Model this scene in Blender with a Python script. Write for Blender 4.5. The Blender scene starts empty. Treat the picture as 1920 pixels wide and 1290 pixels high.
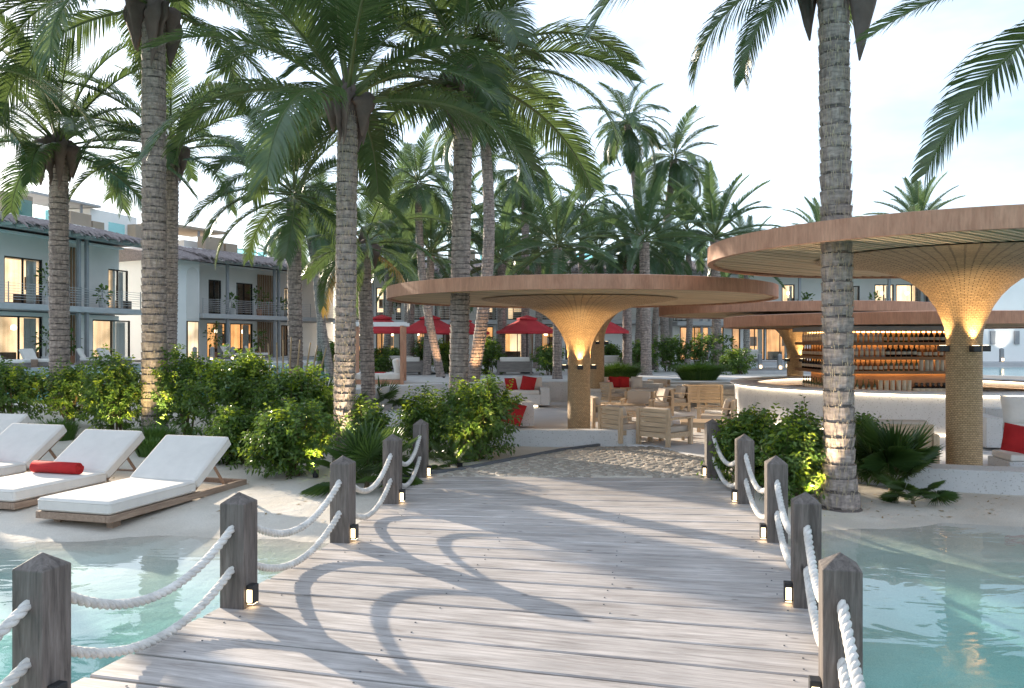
import bpy, math, random
from mathutils import Vector, Matrix, noise
rnd = random.Random(11)
R = math.radians
scene = bpy.context.scene
COL = scene.collection

# ------------------------------------------------------------------ camera, light, exposure
F = 1550.0; CX = 960.0; HY = 640.0; HC = 2.2      # focal length, centre column and horizon row of the photograph; eye height
cam_d = bpy.data.cameras.new('camera')
cam_d.lens = 36.0 * F / 1920.0; cam_d.sensor_width = 36.0; cam_d.shift_y = -5.0 / 1920.0
cam_d.clip_start = 0.05; cam_d.clip_end = 2000.0
cam = bpy.data.objects.new('camera', cam_d); COL.objects.link(cam)
cam.location = (0, 0, HC); cam.rotation_euler = (R(90), 0, 0)
scene.camera = cam

SUN_AZ = R(-43.0)        # measured from +Y towards +X
SUN_EL = R(14.5)
sun_d = bpy.data.lights.new('sun', 'SUN'); sun_d.energy = 5.0; sun_d.angle = R(0.7); sun_d.color = (1.0, 0.86, 0.68)
sun = bpy.data.objects.new('sun', sun_d); COL.objects.link(sun)
sdir = Vector((math.sin(SUN_AZ) * math.cos(SUN_EL), math.cos(SUN_AZ) * math.cos(SUN_EL), math.sin(SUN_EL)))
sun.rotation_euler = sdir.to_track_quat('Z', 'Y').to_euler(); sun.location = (-30, 40, 30)

world = bpy.data.worlds.new('World'); scene.world = world; world.use_nodes = True
wt = world.node_tree; wt.nodes.clear()
wo = wt.nodes.new('ShaderNodeOutputWorld'); wb = wt.nodes.new('ShaderNodeBackground')
sky = wt.nodes.new('ShaderNodeTexSky'); sky.sky_type = 'NISHITA'; sky.sun_disc = False
sky.sun_elevation = SUN_EL; sky.sun_rotation = SUN_AZ
sky.air_density = 1.0; sky.dust_density = 0.6; sky.ozone_density = 2.0
# thin high cloud: the same soft white veil in every direction
wc = wt.nodes.new('ShaderNodeTexCoord'); wmap = wt.nodes.new('ShaderNodeMapping'); wmap.inputs['Scale'].default_value = (1, 1, 3.2)
wn = wt.nodes.new('ShaderNodeTexNoise'); wn.inputs['Scale'].default_value = 2.2; wn.inputs['Detail'].default_value = 7; wn.inputs['Roughness'].default_value = .55
wr = wt.nodes.new('ShaderNodeMapRange'); wr.inputs[1].default_value = .35; wr.inputs[2].default_value = .7; wr.inputs[3].default_value = .26; wr.inputs[4].default_value = .80
wm = wt.nodes.new('ShaderNodeMix'); wm.data_type = 'RGBA'
wm.inputs['B'].default_value = (6.0, 6.8, 7.9, 1)
wt.links.new(wc.outputs['Generated'], wmap.inputs['Vector']); wt.links.new(wmap.outputs['Vector'], wn.inputs['Vector'])
wt.links.new(wn.outputs['Fac'], wr.inputs[0]); wt.links.new(wr.outputs[0], wm.inputs['Factor'])
wt.links.new(sky.outputs['Color'], wm.inputs['A']); wt.links.new(wm.outputs['Result'], wb.inputs['Color'])
wb.inputs['Strength'].default_value = 0.12
wt.links.new(wb.outputs[0], wo.inputs['Surface'])

scene.view_settings.view_transform = 'Standard'
scene.view_settings.look = 'None'
scene.view_settings.gamma = 1.0
scene.view_settings.use_curve_mapping = False
scene.view_settings.exposure = 1.17
scene.render.engine = 'CYCLES'
cy = scene.cycles
cy.use_denoising = True
try: cy.denoiser = 'OPENIMAGEDENOISE'
except Exception: pass
cy.max_bounces = 7; cy.diffuse_bounces = 4; cy.glossy_bounces = 3; cy.transmission_bounces = 4; cy.transparent_max_bounces = 12
cy.caustics_reflective = False; cy.caustics_refractive = False
cy.sample_clamp_indirect = 4.0
cy.use_adaptive_sampling = True; cy.adaptive_threshold = 0.02

# ------------------------------------------------------------------ helpers
def G(px, py, z=0.0):
    """ground point seen at a place of the photograph, on the level z"""
    Y = F * (HC - z) / (py - HY)
    return Vector(((px - CX) / F * Y, Y, z))
def XY(px, Y):
    return (px - CX) / F * Y
def ZH(py, Y):
    return HC - (py - HY) / F * Y

def smooth(a, b, x):
    t = max(0.0, min(1.0, (x - a) / (b - a))); return t * t * (3 - 2 * t)

class MB:
    def __init__(s): s.v = []; s.f = []; s.m = []; s.uv = None
    def add(s, vs, fs, mi=0):
        o = len(s.v); s.v.extend(vs); s.f.extend([tuple(i + o for i in f) for f in fs]); s.m.extend([mi] * len(fs))
    def box(s, c, d, M=None, mi=0):
        x, y, z = d[0] / 2, d[1] / 2, d[2] / 2
        vs = [Vector((sx * x, sy * y, sz * z)) for sz in (-1, 1) for sy in (-1, 1) for sx in (-1, 1)]
        if M is not None: vs = [M @ v for v in vs]
        c = Vector(c)
        s.add([tuple(v + c) for v in vs], [(0, 2, 3, 1), (4, 5, 7, 6), (0, 1, 5, 4), (2, 6, 7, 3), (0, 4, 6, 2), (1, 3, 7, 5)], mi)
    def hexa(s, p, mi=0):   # 4 bottom points counter-clockwise, 4 top points
        s.add([tuple(q) for q in p], [(3, 2, 1, 0), (4, 5, 6, 7), (0, 1, 5, 4), (1, 2, 6, 5), (2, 3, 7, 6), (3, 0, 4, 7)], mi)
    def prism(s, poly, z0, z1, mi=0):
        n = len(poly)
        vs = [(p[0], p[1], z0) for p in poly] + [(p[0], p[1], z1) for p in poly]
        fs = [tuple(range(n - 1, -1, -1)), tuple(range(n, 2 * n))] + [(i, (i + 1) % n, n + (i + 1) % n, n + i) for i in range(n)]
        s.add(vs, fs, mi)
    def lathe(s, prof, n=24, c=(0, 0, 0), a0=0.0, a1=2 * math.pi, mi=0, uv=False):
        full = abs(a1 - a0 - 2 * math.pi) < 1e-6
        k = n if full and not uv else n + 1
        vs = []; c = Vector(c)
        for (r, z) in prof:
            for i in range(k):
                a = a0 + (a1 - a0) * i / n
                vs.append((c.x + r * math.cos(a), c.y + r * math.sin(a), c.z + z))
        fs = []; uvs = []; arc = [0.0]
        for pa, pb in zip(prof, prof[1:]): arc.append(arc[-1] + math.hypot(pb[0] - pa[0], pb[1] - pa[1]))
        for j in range(len(prof) - 1):
            for i in range(n):
                i2 = (i + 1) % k if full and not uv else i + 1
                fs.append((j * k + i, j * k + i2, (j + 1) * k + i2, (j + 1) * k + i))
                if uv: uvs.append(((i / n, arc[j]), ((i + 1) / n, arc[j]), ((i + 1) / n, arc[j + 1]), (i / n, arc[j + 1])))
        s.add(vs, fs, mi)
        if uv: s.uv = (s.uv or []) + uvs
    def ring(s, r0, r1, z0, z1, n=64, c=(0, 0), a0=0.0, a1=2 * math.pi, mi=0):
        s.lathe([(r0, z0), (r1, z0), (r1, z1), (r0, z1), (r0, z0)], n, (c[0], c[1], 0), a0, a1, mi)
        if abs(a1 - a0 - 2 * math.pi) > 1e-6:
            for a in (a0, a1):
                q = [(c[0] + r * math.cos(a), c[1] + r * math.sin(a), z) for r, z in ((r0, z0), (r1, z0), (r1, z1), (r0, z1))]
                s.add(q, [(0, 1, 2, 3) if a == a0 else (3, 2, 1, 0)], mi)
    def tube(s, path, rad, n=8, mi=0, cap=True, flat=1.0, up=None):
        path = [Vector(p) for p in path]; m = len(path)
        vs = []; u = None
        for i, p in enumerate(path):
            t = (path[min(i + 1, m - 1)] - path[max(i - 1, 0)]).normalized()
            if u is None:
                u = Vector(up) if up is not None else (Vector((0, 0, 1)) if abs(t.z) < .9 else Vector((1, 0, 0)))
            u = (u - t * u.dot(t)).normalized(); w = t.cross(u)
            r = rad[i] if isinstance(rad, (list, tuple)) else rad
            for k in range(n):
                a = 2 * math.pi * k / n
                vs.append(tuple(p + u * (math.cos(a) * r * flat) + w * (math.sin(a) * r)))
        fs = [(i * n + k, i * n + (k + 1) % n, (i + 1) * n + (k + 1) % n, (i + 1) * n + k) for i in range(m - 1) for k in range(n)]
        if cap: fs += [tuple(range(n - 1, -1, -1)), tuple((m - 1) * n + k for k in range(n))]
        s.add(vs, fs, mi)
    def build(s, name, mat, parent=None, smooth=False, bevel=0.0, loc=None, rz=0.0, kind=None, seg=1):
        me = bpy.data.meshes.new(name); me.from_pydata([tuple(v) for v in s.v], [], s.f)
        mats = mat if isinstance(mat, (list, tuple)) else [mat]
        for q in mats: me.materials.append(q)
        if len(mats) > 1: me.polygons.foreach_set('material_index', s.m)
        if s.uv:
            ul = me.uv_layers.new(name='UVMap'); k = 0
            for fu in s.uv:
                for q in fu: ul.data[k].uv = q; k += 1
        if smooth: me.polygons.foreach_set('use_smooth', [True] * len(me.polygons))
        me.update()
        o = bpy.data.objects.new(name, me); COL.objects.link(o)
        if parent is not None: o.parent = parent
        if loc is not None: o.location = loc
        o.rotation_euler[2] = rz
        if kind: o['kind'] = kind
        if bevel > 0:
            b = o.modifiers.new('bevel', 'BEVEL'); b.width = bevel; b.segments = seg; b.limit_method = 'ANGLE'; b.angle_limit = R(40)
        return o

def tag(o, label=None, cat=None, group=None, kind=None):
    if label: o['label'] = label
    if cat: o['category'] = cat
    if group: o['group'] = group
    if kind: o['kind'] = kind
    return o
def thing(name, label, cat, loc=(0, 0, 0), rz=0.0, group=None):
    o = bpy.data.objects.new(name, None); COL.objects.link(o); o.empty_display_size = .2
    o.location = loc; o.rotation_euler = (0, 0, rz)
    return tag(o, label, cat, group)
KIDS = {}
def clone(o, parent=None, **kw):
    c = o.copy(); COL.objects.link(c)
    if parent is not None: c.parent = parent
    for ch in list(o.children): clone(ch, c)
    return c
def place(root, loc, rz, label, group=None):
    c = clone(root); c.location = loc; c.rotation_euler = (0, 0, rz); c['label'] = label
    if group: c['group'] = group
    return c
def part(name, mesh, parent, loc=(0, 0, 0), rot=(0, 0, 0), sc=(1, 1, 1)):
    o = bpy.data.objects.new(name, mesh); COL.objects.link(o); o.parent = parent
    o.location = loc; o.rotation_euler = rot; o.scale = sc
    return o

# ------------------------------------------------------------------ materials
def mk(name):
    m = bpy.data.materials.new(name); m.use_nodes = True
    nt = m.node_tree; b = nt.nodes['Principled BSDF']
    return m, nt, b
def col4(c): return (c[0], c[1], c[2], 1)
def nd(nt, t, **kw):
    n = nt.nodes.new(t)
    for k, v in kw.items():
        if k in n.inputs: n.inputs[k].default_value = v
        else: setattr(n, k, v)
    return n
def ramp(nt, fac, c0, c1, p0=.3, p1=.7):
    r = nt.nodes.new('ShaderNodeValToRGB')
    r.color_ramp.elements[0].position = p0; r.color_ramp.elements[0].color = col4(c0)
    r.color_ramp.elements[1].position = p1; r.color_ramp.elements[1].color = col4(c1)
    nt.links.new(fac, r.inputs['Fac']); return r
def mixc(nt, fac, a, b, mode='MIX'):
    m = nt.nodes.new('ShaderNodeMix'); m.data_type = 'RGBA'; m.blend_type = mode
    for key, val in (('Factor', fac), ('A', a), ('B', b)):
        if hasattr(val, 'is_linked') or hasattr(val, 'links'): nt.links.new(val, m.inputs[key])
        elif key == 'Factor': m.inputs[key].default_value = val
        else: m.inputs[key].default_value = col4(val)
    return m
def plain(name, col, rough=.6, var=.12, vs=4.0, bump=0.0, bs=40.0, metal=0.0, spec=.4, spk=None, sheen=0):
    m, nt, b = mk(name); L = nt.links
    tc = nd(nt, 'ShaderNodeTexCoord')
    n = nd(nt, 'ShaderNodeTexNoise', Scale=vs, Detail=5.0, Roughness=.6); L.new(tc.outputs['Object'], n.inputs['Vector'])
    r = ramp(nt, n.outputs['Fac'], [x * (1 - var) for x in col], [min(1, x * (1 + var)) for x in col])
    out = r.outputs['Color']
    if spk:
        v = nd(nt, 'ShaderNodeTexNoise', Scale=spk[0], Detail=1.0); L.new(tc.outputs['Object'], v.inputs['Vector'])
        rr = ramp(nt, v.outputs['Fac'], (1, 1, 1), (0, 0, 0), .30, .36)
        mx = mixc(nt, rr.outputs['Color'], out, spk[1]); out = mx.outputs['Result']
    L.new(out, b.inputs['Base Color'])
    b.inputs['Roughness'].default_value = rough; b.inputs['Metallic'].default_value = metal; b.inputs['Specular IOR Level'].default_value = spec
    if bump:
        n2 = nd(nt, 'ShaderNodeTexNoise', Scale=bs, Detail=4.0); L.new(tc.outputs['Object'], n2.inputs['Vector'])
        bp = nd(nt, 'ShaderNodeBump', Strength=bump, Distance=.02); L.new(n2.outputs['Fac'], bp.inputs['Height']); L.new(bp.outputs[0], b.inputs['Normal'])
    return m
def wood(name, c0, c1, axis='X', rough=.65, stretch=14.0, scale=3.0, bump=.25, knots=False, rv=.12):
    m, nt, b = mk(name); L = nt.links
    tc = nd(nt, 'ShaderNodeTexCoord'); oi = nd(nt, 'ShaderNodeObjectInfo')
    mp = nd(nt, 'ShaderNodeMapping')
    sc = [stretch, stretch, stretch]; sc['XYZ'.index(axis)] = 1.0
    mp.inputs['Scale'].default_value = sc
    off = nd(nt, 'ShaderNodeVectorMath', operation='MULTIPLY_ADD')
    cb = nd(nt, 'ShaderNodeCombineXYZ')
    for k in 'XYZ': L.new(oi.outputs['Random'], cb.inputs[k])
    L.new(cb.outputs[0], off.inputs[0]); off.inputs[1].default_value = (37, 53, 71); L.new(tc.outputs['Object'], off.inputs[2])
    L.new(off.outputs[0], mp.inputs['Vector'])
    n = nd(nt, 'ShaderNodeTexNoise', Scale=scale, Detail=7.0, Roughness=.65, Distortion=.6); L.new(mp.outputs[0], n.inputs['Vector'])
    r = ramp(nt, n.outputs['Fac'], c0, c1, .32, .68)
    n3 = nd(nt, 'ShaderNodeTexNoise', Scale=1.3, Detail=3.0); L.new(off.outputs[0], n3.inputs['Vector'])
    mr = nd(nt, 'ShaderNodeMapRange'); mr.inputs[1].default_value = .3; mr.inputs[2].default_value = .7; mr.inputs[3].default_value = 1 - rv; mr.inputs[4].default_value = 1 + rv
    L.new(n3.outputs['Fac'], mr.inputs[0])
    ad = nd(nt, 'ShaderNodeMath', operation='MULTIPLY_ADD'); L.new(oi.outputs['Random'], ad.inputs[0]); ad.inputs[1].default_value = rv * 1.5; L.new(mr.outputs[0], ad.inputs[2])
    hv = nd(nt, 'ShaderNodeHueSaturation'); L.new(r.outputs['Color'], hv.inputs['Color']); L.new(ad.outputs[0], hv.inputs['Value'])
    out = hv.outputs['Color']
    mpf = nd(nt, 'ShaderNodeMapping'); sf = [stretch * 7, stretch * 7, stretch * 7]; sf['XYZ'.index(axis)] = 2.5; mpf.inputs['Scale'].default_value = sf
    L.new(off.outputs[0], mpf.inputs['Vector'])
    nf_ = nd(nt, 'ShaderNodeTexNoise', Scale=1.4, Detail=4.0, Roughness=.7); L.new(mpf.outputs[0], nf_.inputs['Vector'])
    rf_ = ramp(nt, nf_.outputs['Fac'], (.84, .835, .83), (1.06, 1.06, 1.06), .36, .62)
    out = mixc(nt, 1.0, out, rf_.outputs['Color'], 'MULTIPLY').outputs['Result']
    if knots:
        mp2 = nd(nt, 'ShaderNodeMapping'); s2 = [4.2, 4.2, 4.2]; s2['XYZ'.index(axis)] = 1.7; mp2.inputs['Scale'].default_value = s2
        L.new(off.outputs[0], mp2.inputs['Vector'])
        vo = nd(nt, 'ShaderNodeTexVoronoi', Scale=1.0); L.new(mp2.outputs[0], vo.inputs['Vector'])
        kr = ramp(nt, vo.outputs['Distance'], (1, 1, 1), (0, 0, 0), .03, .085)
        mx = mixc(nt, kr.outputs['Color'], out, [x * .45 for x in c0]); out = mx.outputs['Result']
    L.new(out, b.inputs['Base Color']); b.inputs['Roughness'].default_value = rough; b.inputs['Specular IOR Level'].default_value = .3
    bp = nd(nt, 'ShaderNodeBump', Strength=bump, Distance=.012); L.new(n.outputs['Fac'], bp.inputs['Height']); L.new(bp.outputs[0], b.inputs['Normal'])
    return m
def emit(name, col, st):
    m, nt, b = mk(name)
    b.inputs['Base Color'].default_value = col4(col); b.inputs['Emission Color'].default_value = col4(col); b.inputs['Emission Strength'].default_value = st
    return m
def leafmat(name, a, c, trans=.35, rough=.42, per='island', spec=.5):
    m, nt, b = mk(name); L = nt.links
    if per == 'island':
        g = nd(nt, 'ShaderNodeNewGeometry'); fac = g.outputs['Random Per Island']
    else:
        oi = nd(nt, 'ShaderNodeObjectInfo'); g = nd(nt, 'ShaderNodeNewGeometry')
        ad = nd(nt, 'ShaderNodeMath', operation='MULTIPLY_ADD'); L.new(g.outputs['Random Per Island'], ad.inputs[0]); ad.inputs[1].default_value = .4
        mu = nd(nt, 'ShaderNodeMath', operation='MULTIPLY'); L.new(oi.outputs['Random'], mu.inputs[0]); mu.inputs[1].default_value = .6
        L.new(mu.outputs[0], ad.inputs[2]); fac = ad.outputs[0]
    r = ramp(nt, fac, a, c, .05, .95)
    L.new(r.outputs['Color'], b.inputs['Base Color']); b.inputs['Roughness'].default_value = rough; b.inputs['Specular IOR Level'].default_value = spec
    tr = nd(nt, 'ShaderNodeBsdfTranslucent')
    hv = nd(nt, 'ShaderNodeHueSaturation', Saturation=1.05, Value=1.6); L.new(r.outputs['Color'], hv.inputs['Color'])
    tint = mixc(nt, .22, hv.outputs['Color'], (.30, .32, .05)); L.new(tint.outputs['Result'], tr.inputs['Color'])
    mx = nd(nt, 'ShaderNodeMixShader'); mx.inputs[0].default_value = trans
    L.new(b.outputs[0], mx.inputs[1]); L.new(tr.outputs[0], mx.inputs[2])
    L.new(mx.outputs[0], nt.nodes['Material Output'].inputs['Surface'])
    return m

# sand: grains, ripples and damp patches
def sandmat():
    m, nt, b = mk('sand'); L = nt.links
    tc = nd(nt, 'ShaderNodeTexCoord')
    n = nd(nt, 'ShaderNodeTexNoise', Scale=.9, Detail=6.0); L.new(tc.outputs['Object'], n.inputs['Vector'])
    n2 = nd(nt, 'ShaderNodeTexNoise', Scale=90.0, Detail=2.0); L.new(tc.outputs['Object'], n2.inputs['Vector'])
    r = ramp(nt, n.outputs['Fac'], (.60, .545, .465), (.70, .65, .575), .35, .65)
    r2 = ramp(nt, n2.outputs['Fac'], (.80, .80, .80), (1.08, 1.06, 1.04), .3, .7)
    mx = mixc(nt, 1.0, r.outputs['Color'], r2.outputs['Color'], 'MULTIPLY')
    # bits of dry leaf and weed
    v = nd(nt, 'ShaderNodeTexVoronoi', Scale=2.6, Randomness=1.0); L.new(tc.outputs['Object'], v.inputs['Vector'])
    kr = ramp(nt, v.outputs['Distance'], (1, 1, 1), (0, 0, 0), .015, .028)
    mx2 = mixc(nt, kr.outputs['Color'], mx.outputs['Result'], (.16, .12, .06))
    ge = nd(nt, 'ShaderNodeNewGeometry'); sx = nd(nt, 'ShaderNodeSeparateXYZ'); L.new(ge.outputs['Position'], sx.inputs[0])
    nz = nd(nt, 'ShaderNodeMath', operation='MULTIPLY_ADD'); L.new(n.outputs['Fac'], nz.inputs[0]); nz.inputs[1].default_value = .10; L.new(sx.outputs['Z'], nz.inputs[2])
    wet = nd(nt, 'ShaderNodeMapRange'); wet.inputs[1].default_value = -.195; wet.inputs[2].default_value = -.160; wet.inputs[3].default_value = .90; wet.inputs[4].default_value = 1.0; L.new(nz.outputs[0], wet.inputs[0])
    hw_ = nd(nt, 'ShaderNodeHueSaturation'); L.new(mx2.outputs['Result'], hw_.inputs['Color']); L.new(wet.outputs[0], hw_.inputs['Value'])
    L.new(hw_.outputs['Color'], b.inputs['Base Color'])
    b.inputs['Roughness'].default_value = .9; b.inputs['Specular IOR Level'].default_value = .2
    n3 = nd(nt, 'ShaderNodeTexNoise', Scale=3.0, Detail=8.0, Roughness=.6); L.new(tc.outputs['Object'], n3.inputs['Vector'])
    bp = nd(nt, 'ShaderNodeBump', Strength=.5, Distance=.06); L.new(n3.outputs['Fac'], bp.inputs['Height'])
    L.new(bp.outputs[0], b.inputs['Normal'])
    return m
def schlick(nt, f0, normal=None):
    lw = nd(nt, 'ShaderNodeLayerWeight', Blend=.5)
    if normal is not None: nt.links.new(normal, lw.inputs['Normal'])
    pw = nd(nt, 'ShaderNodeMath', operation='POWER'); nt.links.new(lw.outputs['Facing'], pw.inputs[0]); pw.inputs[1].default_value = 5.0
    ma = nd(nt, 'ShaderNodeMath', operation='MULTIPLY_ADD'); nt.links.new(pw.outputs[0], ma.inputs[0]); ma.inputs[1].default_value = 1 - f0; ma.inputs[2].default_value = f0
    return ma
def watermat():
    m, nt, b = mk('water'); L = nt.links; nt.nodes.remove(b)
    out = nt.nodes['Material Output']
    tc = nd(nt, 'ShaderNodeTexCoord')
    mp = nd(nt, 'ShaderNodeMapping'); mp.inputs['Scale'].default_value = (.55, 1.0, 1.0); L.new(tc.outputs['Object'], mp.inputs['Vector'])
    n = nd(nt, 'ShaderNodeTexNoise', Scale=1.5, Detail=3.0, Roughness=.5, Distortion=.8); L.new(mp.outputs[0], n.inputs['Vector'])
    bp = nd(nt, 'ShaderNodeBump', Strength=.22, Distance=.055); L.new(n.outputs['Fac'], bp.inputs['Height'])
    fr = schlick(nt, .02, bp.outputs[0])
    gl = nd(nt, 'ShaderNodeBsdfGlossy', Roughness=.015); L.new(bp.outputs[0], gl.inputs['Normal'])
    tr = nd(nt, 'ShaderNodeBsdfTransparent')
    mx = nd(nt, 'ShaderNodeMixShader'); L.new(fr.outputs[0], mx.inputs[0]); L.new(tr.outputs[0], mx.inputs[1]); L.new(gl.outputs[0], mx.inputs[2])
    L.new(mx.outputs[0], out.inputs['Surface'])
    va = nd(nt, 'ShaderNodeVolumeAbsorption', Density=.52); va.inputs['Color'].default_value = (.03, .93, .93, 1)
    L.new(va.outputs[0], out.inputs['Volume'])
    return m
def glassmat(name, tint, refl=1.0):
    m, nt, b = mk(name); L = nt.links; nt.nodes.remove(b)
    fr = schlick(nt, .045); gl = nd(nt, 'ShaderNodeBsdfGlossy', Roughness=.02)
    tr = nd(nt, 'ShaderNodeBsdfTransparent'); tr.inputs['Color'].default_value = col4(tint)
    mx = nd(nt, 'ShaderNodeMixShader'); L.new(fr.outputs[0], mx.inputs[0]); L.new(tr.outputs[0], mx.inputs[1]); L.new(gl.outputs[0], mx.inputs[2])
    L.new(mx.outputs[0], nt.nodes['Material Output'].inputs['Surface'])
    return m
def weavemat():
    m, nt, b = mk('rattan_weave'); L = nt.links
    tc = nd(nt, 'ShaderNodeTexCoord')
    mp = nd(nt, 'ShaderNodeMapping'); mp.inputs['Scale'].default_value = (3.5, 1.6, 1); mp.inputs['Rotation'].default_value = (0, 0, R(0)); L.new(tc.outputs['UV'], mp.inputs['Vector'])
    br = nd(nt, 'ShaderNodeTexBrick', Scale=7.0)
    br.inputs['Color1'].default_value = (.62, .42, .23, 1); br.inputs['Color2'].default_value = (.50, .33, .175, 1); br.inputs['Mortar'].default_value = (.10, .06, .03, 1)
    br.inputs['Mortar Size'].default_value = .042; br.inputs['Mortar Smooth'].default_value = .6; br.inputs['Brick Width'].default_value = .7; br.inputs['Row Height'].default_value = .34
    L.new(mp.outputs[0], br.inputs['Vector'])
    n = nd(nt, 'ShaderNodeTexNoise', Scale=26.0, Detail=3.0); L.new(tc.outputs['Object'], n.inputs['Vector'])
    rr = ramp(nt, n.outputs['Fac'], (.78, .78, .78), (1.1, 1.1, 1.1))
    mx = mixc(nt, 1.0, br.outputs['Color'], rr.outputs['Color'], 'MULTIPLY')
    L.new(mx.outputs['Result'], b.inputs['Base Color']); b.inputs['Roughness'].default_value = .6; b.inputs['Specular IOR Level'].default_value = .35
    bp = nd(nt, 'ShaderNodeBump', Strength=.7, Distance=.02, invert=True); L.new(br.outputs['Fac'], bp.inputs['Height']); L.new(bp.outputs[0], b.inputs['Normal'])
    return m

T = {}
T['sand'] = sandmat()
T['water'] = watermat()
T['pool'] = plain('pool_water', (.16, .50, .50), .08, .15, .5, .12, 3.0, spec=.6)
T['plank'] = wood('weathered_plank', (.262, .232, .214), (.53, .486, .458), 'X', .6, 11.0, 1.6, .30, True, .15)
T['post'] = wood('post_wood', (.075, .062, .055), (.19, .162, .145), 'Z', .7, 9.0, 2.2, .45, True, .10)
T['rope'] = plain('white_rope', (.62, .59, .55), .9, .22, 9, .3, 160)
T['dark'] = plain('dark_metal', (.02, .02, .022), .45, .1, 5)
T['lens'] = emit('lamp_lens', (1.0, .74, .42), 3.0)
T['concrete'] = plain('white_concrete', (.60, .59, .58), .8, .06, 2.0, .15, 60, spk=(34.0, (.40, .38, .36)))
T['terrazzo'] = plain('terrace_floor', (.66, .65, .645), .6, .05, 1.4, .06, 50)
T['paving'] = plain('pale_paving', (.54, .52, .50), .8, .08, .8, .12, 30)
T['stucco'] = plain('white_stucco', (.82, .80, .77), .85, .04, .6, .1, 25)
T['greige'] = plain('grey_stucco', (.68, .645, .605), .85, .05, .6, .1, 25)
T['grey'] = plain('grey_painted_steel', (.27, .27, .275), .55, .08, 2)
T['slab'] = plain('grey_concrete_slab', (.42, .415, .415), .75, .08, 2, .1, 20)
T['frame'] = plain('black_window_frame', (.015, .014, .014), .4, .1, 5)
T['curtain'] = plain('white_curtain', (.72, .71, .70), .9, .05, 3)
T['pane'] = glassmat('window_glass', (.93, .94, .93))
T['teal'] = glassmat('teal_glass', (.62, .88, .90))
T['thatch'] = plain('palm_thatch', (.24, .20, .19), .95, .35, 9.0, .6, 30)
T['rafter'] = wood('pale_rafter', (.42, .40, .39), (.58, .56, .55), 'X', .7, 8, 2, .1)
T['slatwood'] = wood('warm_slat', (.20, .115, .06), (.34, .20, .105), 'Z', .6, 9, 2, .2)
T['tan'] = plain('tan_render', (.36, .29, .22), .85, .08, 1.0, .1, 20)
T['fascia'] = wood('cedar_fascia', (.40, .20, .125), (.52, .285, .185), 'Z', .6, 3.0, 1.6, .12, False, .06)
T['bamboo'] = wood('ceiling_slat', (.50, .37, .23), (.68, .53, .35), 'X', .6, 10, 2, .2, False, .15)
T['backing'] = plain('canopy_backing', (.34, .23, .15), .8, .1, 2)
T['weave'] = weavemat()
T['teak'] = wood('teak', (.46, .33, .21), (.62, .47, .32), 'Z', .55, 8, 3, .12, False, .10)
T['teakx'] = wood('teak_slat', (.46, .33, .21), (.62, .47, .32), 'X', .55, 8, 3, .12, False, .10)
T['browntimber'] = wood('lounger_timber', (.22, .15, .11), (.36, .26, .19), 'Y', .65, 10, 2.4, .2, False, .08)
T['greywood'] = wood('grey_timber', (.15, .135, .125), (.25, .225, .205), 'X', .7, 10, 2.4, .2, False, .08)
T['cushion'] = plain('cream_linen', (.68, .64, .59), .95, .07, 2.5, .5, 7)
T['beige'] = plain('beige_linen', (.52, .45, .38), .95, .06, 3, .18, 130)
T['red'] = plain('red_fabric', (.42, .018, .020), .9, .12, 6, .25, 110)
T['canvas'] = plain('red_canvas', (.50, .035, .045), .85, .10, 2, .1, 60)
T['white'] = plain('white_paint', (.76, .75, .74), .6, .05, 3)
T['stone'] = plain('cobblestone', (.38, .33, .275), .85, .3, 3.0, .5, 30)
T['steel'] = plain('edging_steel', (.11, .115, .125), .6, .15, 6)
T['pot'] = plain('clay_pot', (.40, .20, .12), .8, .12, 5)
T['potw'] = plain('pale_pot', (.55, .54, .53), .8, .06, 5)
T['trunk'] = None
T['oak'] = wood('bar_oak', (.22, .12, .06), (.36, .205, .105), 'X', .5, 8, 2, .15)
T['led'] = emit('led_strip', (1.0, .56, .20), 7.0)
T['ledw'] = emit('warm_white_strip', (1.0, .82, .58), 5.0)
T['warmroom'] = emit('lit_room', (1.0, .62, .30), .55)
T['warmroom2'] = emit('lit_room_soft', (1.0, .74, .47), .62)
T['dimroom'] = plain('unlit_room', (.16, .135, .115), .8, .3, 1.0)
T['glow'] = emit('lamp_shade_glow', (1.0, .86, .62), 3.0)
T['bottle_dark'] = plain('dark_bottle', (.012, .012, .014), .12, .1, 5, spec=.6)
T['bottle_clear'] = plain('pale_bottle', (.40, .38, .36), .12, .15, 5, spec=.6)
T['bottle_amber'] = plain('amber_bottle', (.20, .075, .02), .12, .2, 5, spec=.6)
T['bottle_green'] = plain('green_bottle', (.05, .07, .03), .12, .2, 5, spec=.6)
T['paper'] = plain('bottle_label', (.60, .55, .45), .7, .1, 9)
T['leaf'] = leafmat('shrub_leaf', (.042, .100, .016), (.125, .205, .042), .32, .36)
T['young'] = leafmat('young_shrub_leaf', (.16, .25, .022), (.30, .37, .04), .42, .45)
T['stem'] = plain('stem', (.13, .095, .055), .85, .2, 9)
T['frond'] = leafmat('palm_leaflet', (.032, .070, .026), (.082, .135, .052), .36, .26, 'object', .6)
T['frondfar'] = leafmat('palm_leaflet_far', (.036, .080, .040), (.078, .138, .064), .34, .32, 'object', .55)
T['dryfrond'] = leafmat('dry_palm_leaflet', (.20, .12, .035), (.36, .22, .07), .3, .5, 'object', .3)
T['fan'] = leafmat('fan_leaf', (.032, .078, .018), (.085, .145, .034), .32, .36, 'object', .5)
T['rachis'] = plain('leaf_stalk', (.10, .13, .045), .5, .15, 3)
T['sheath'] = plain('dry_sheath', (.15, .112, .098), .85, .35, 2.2, .5, 14)
T['fibre'] = plain('golden_fibre', (.40, .33, .235), .8, .3, 3)
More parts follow.
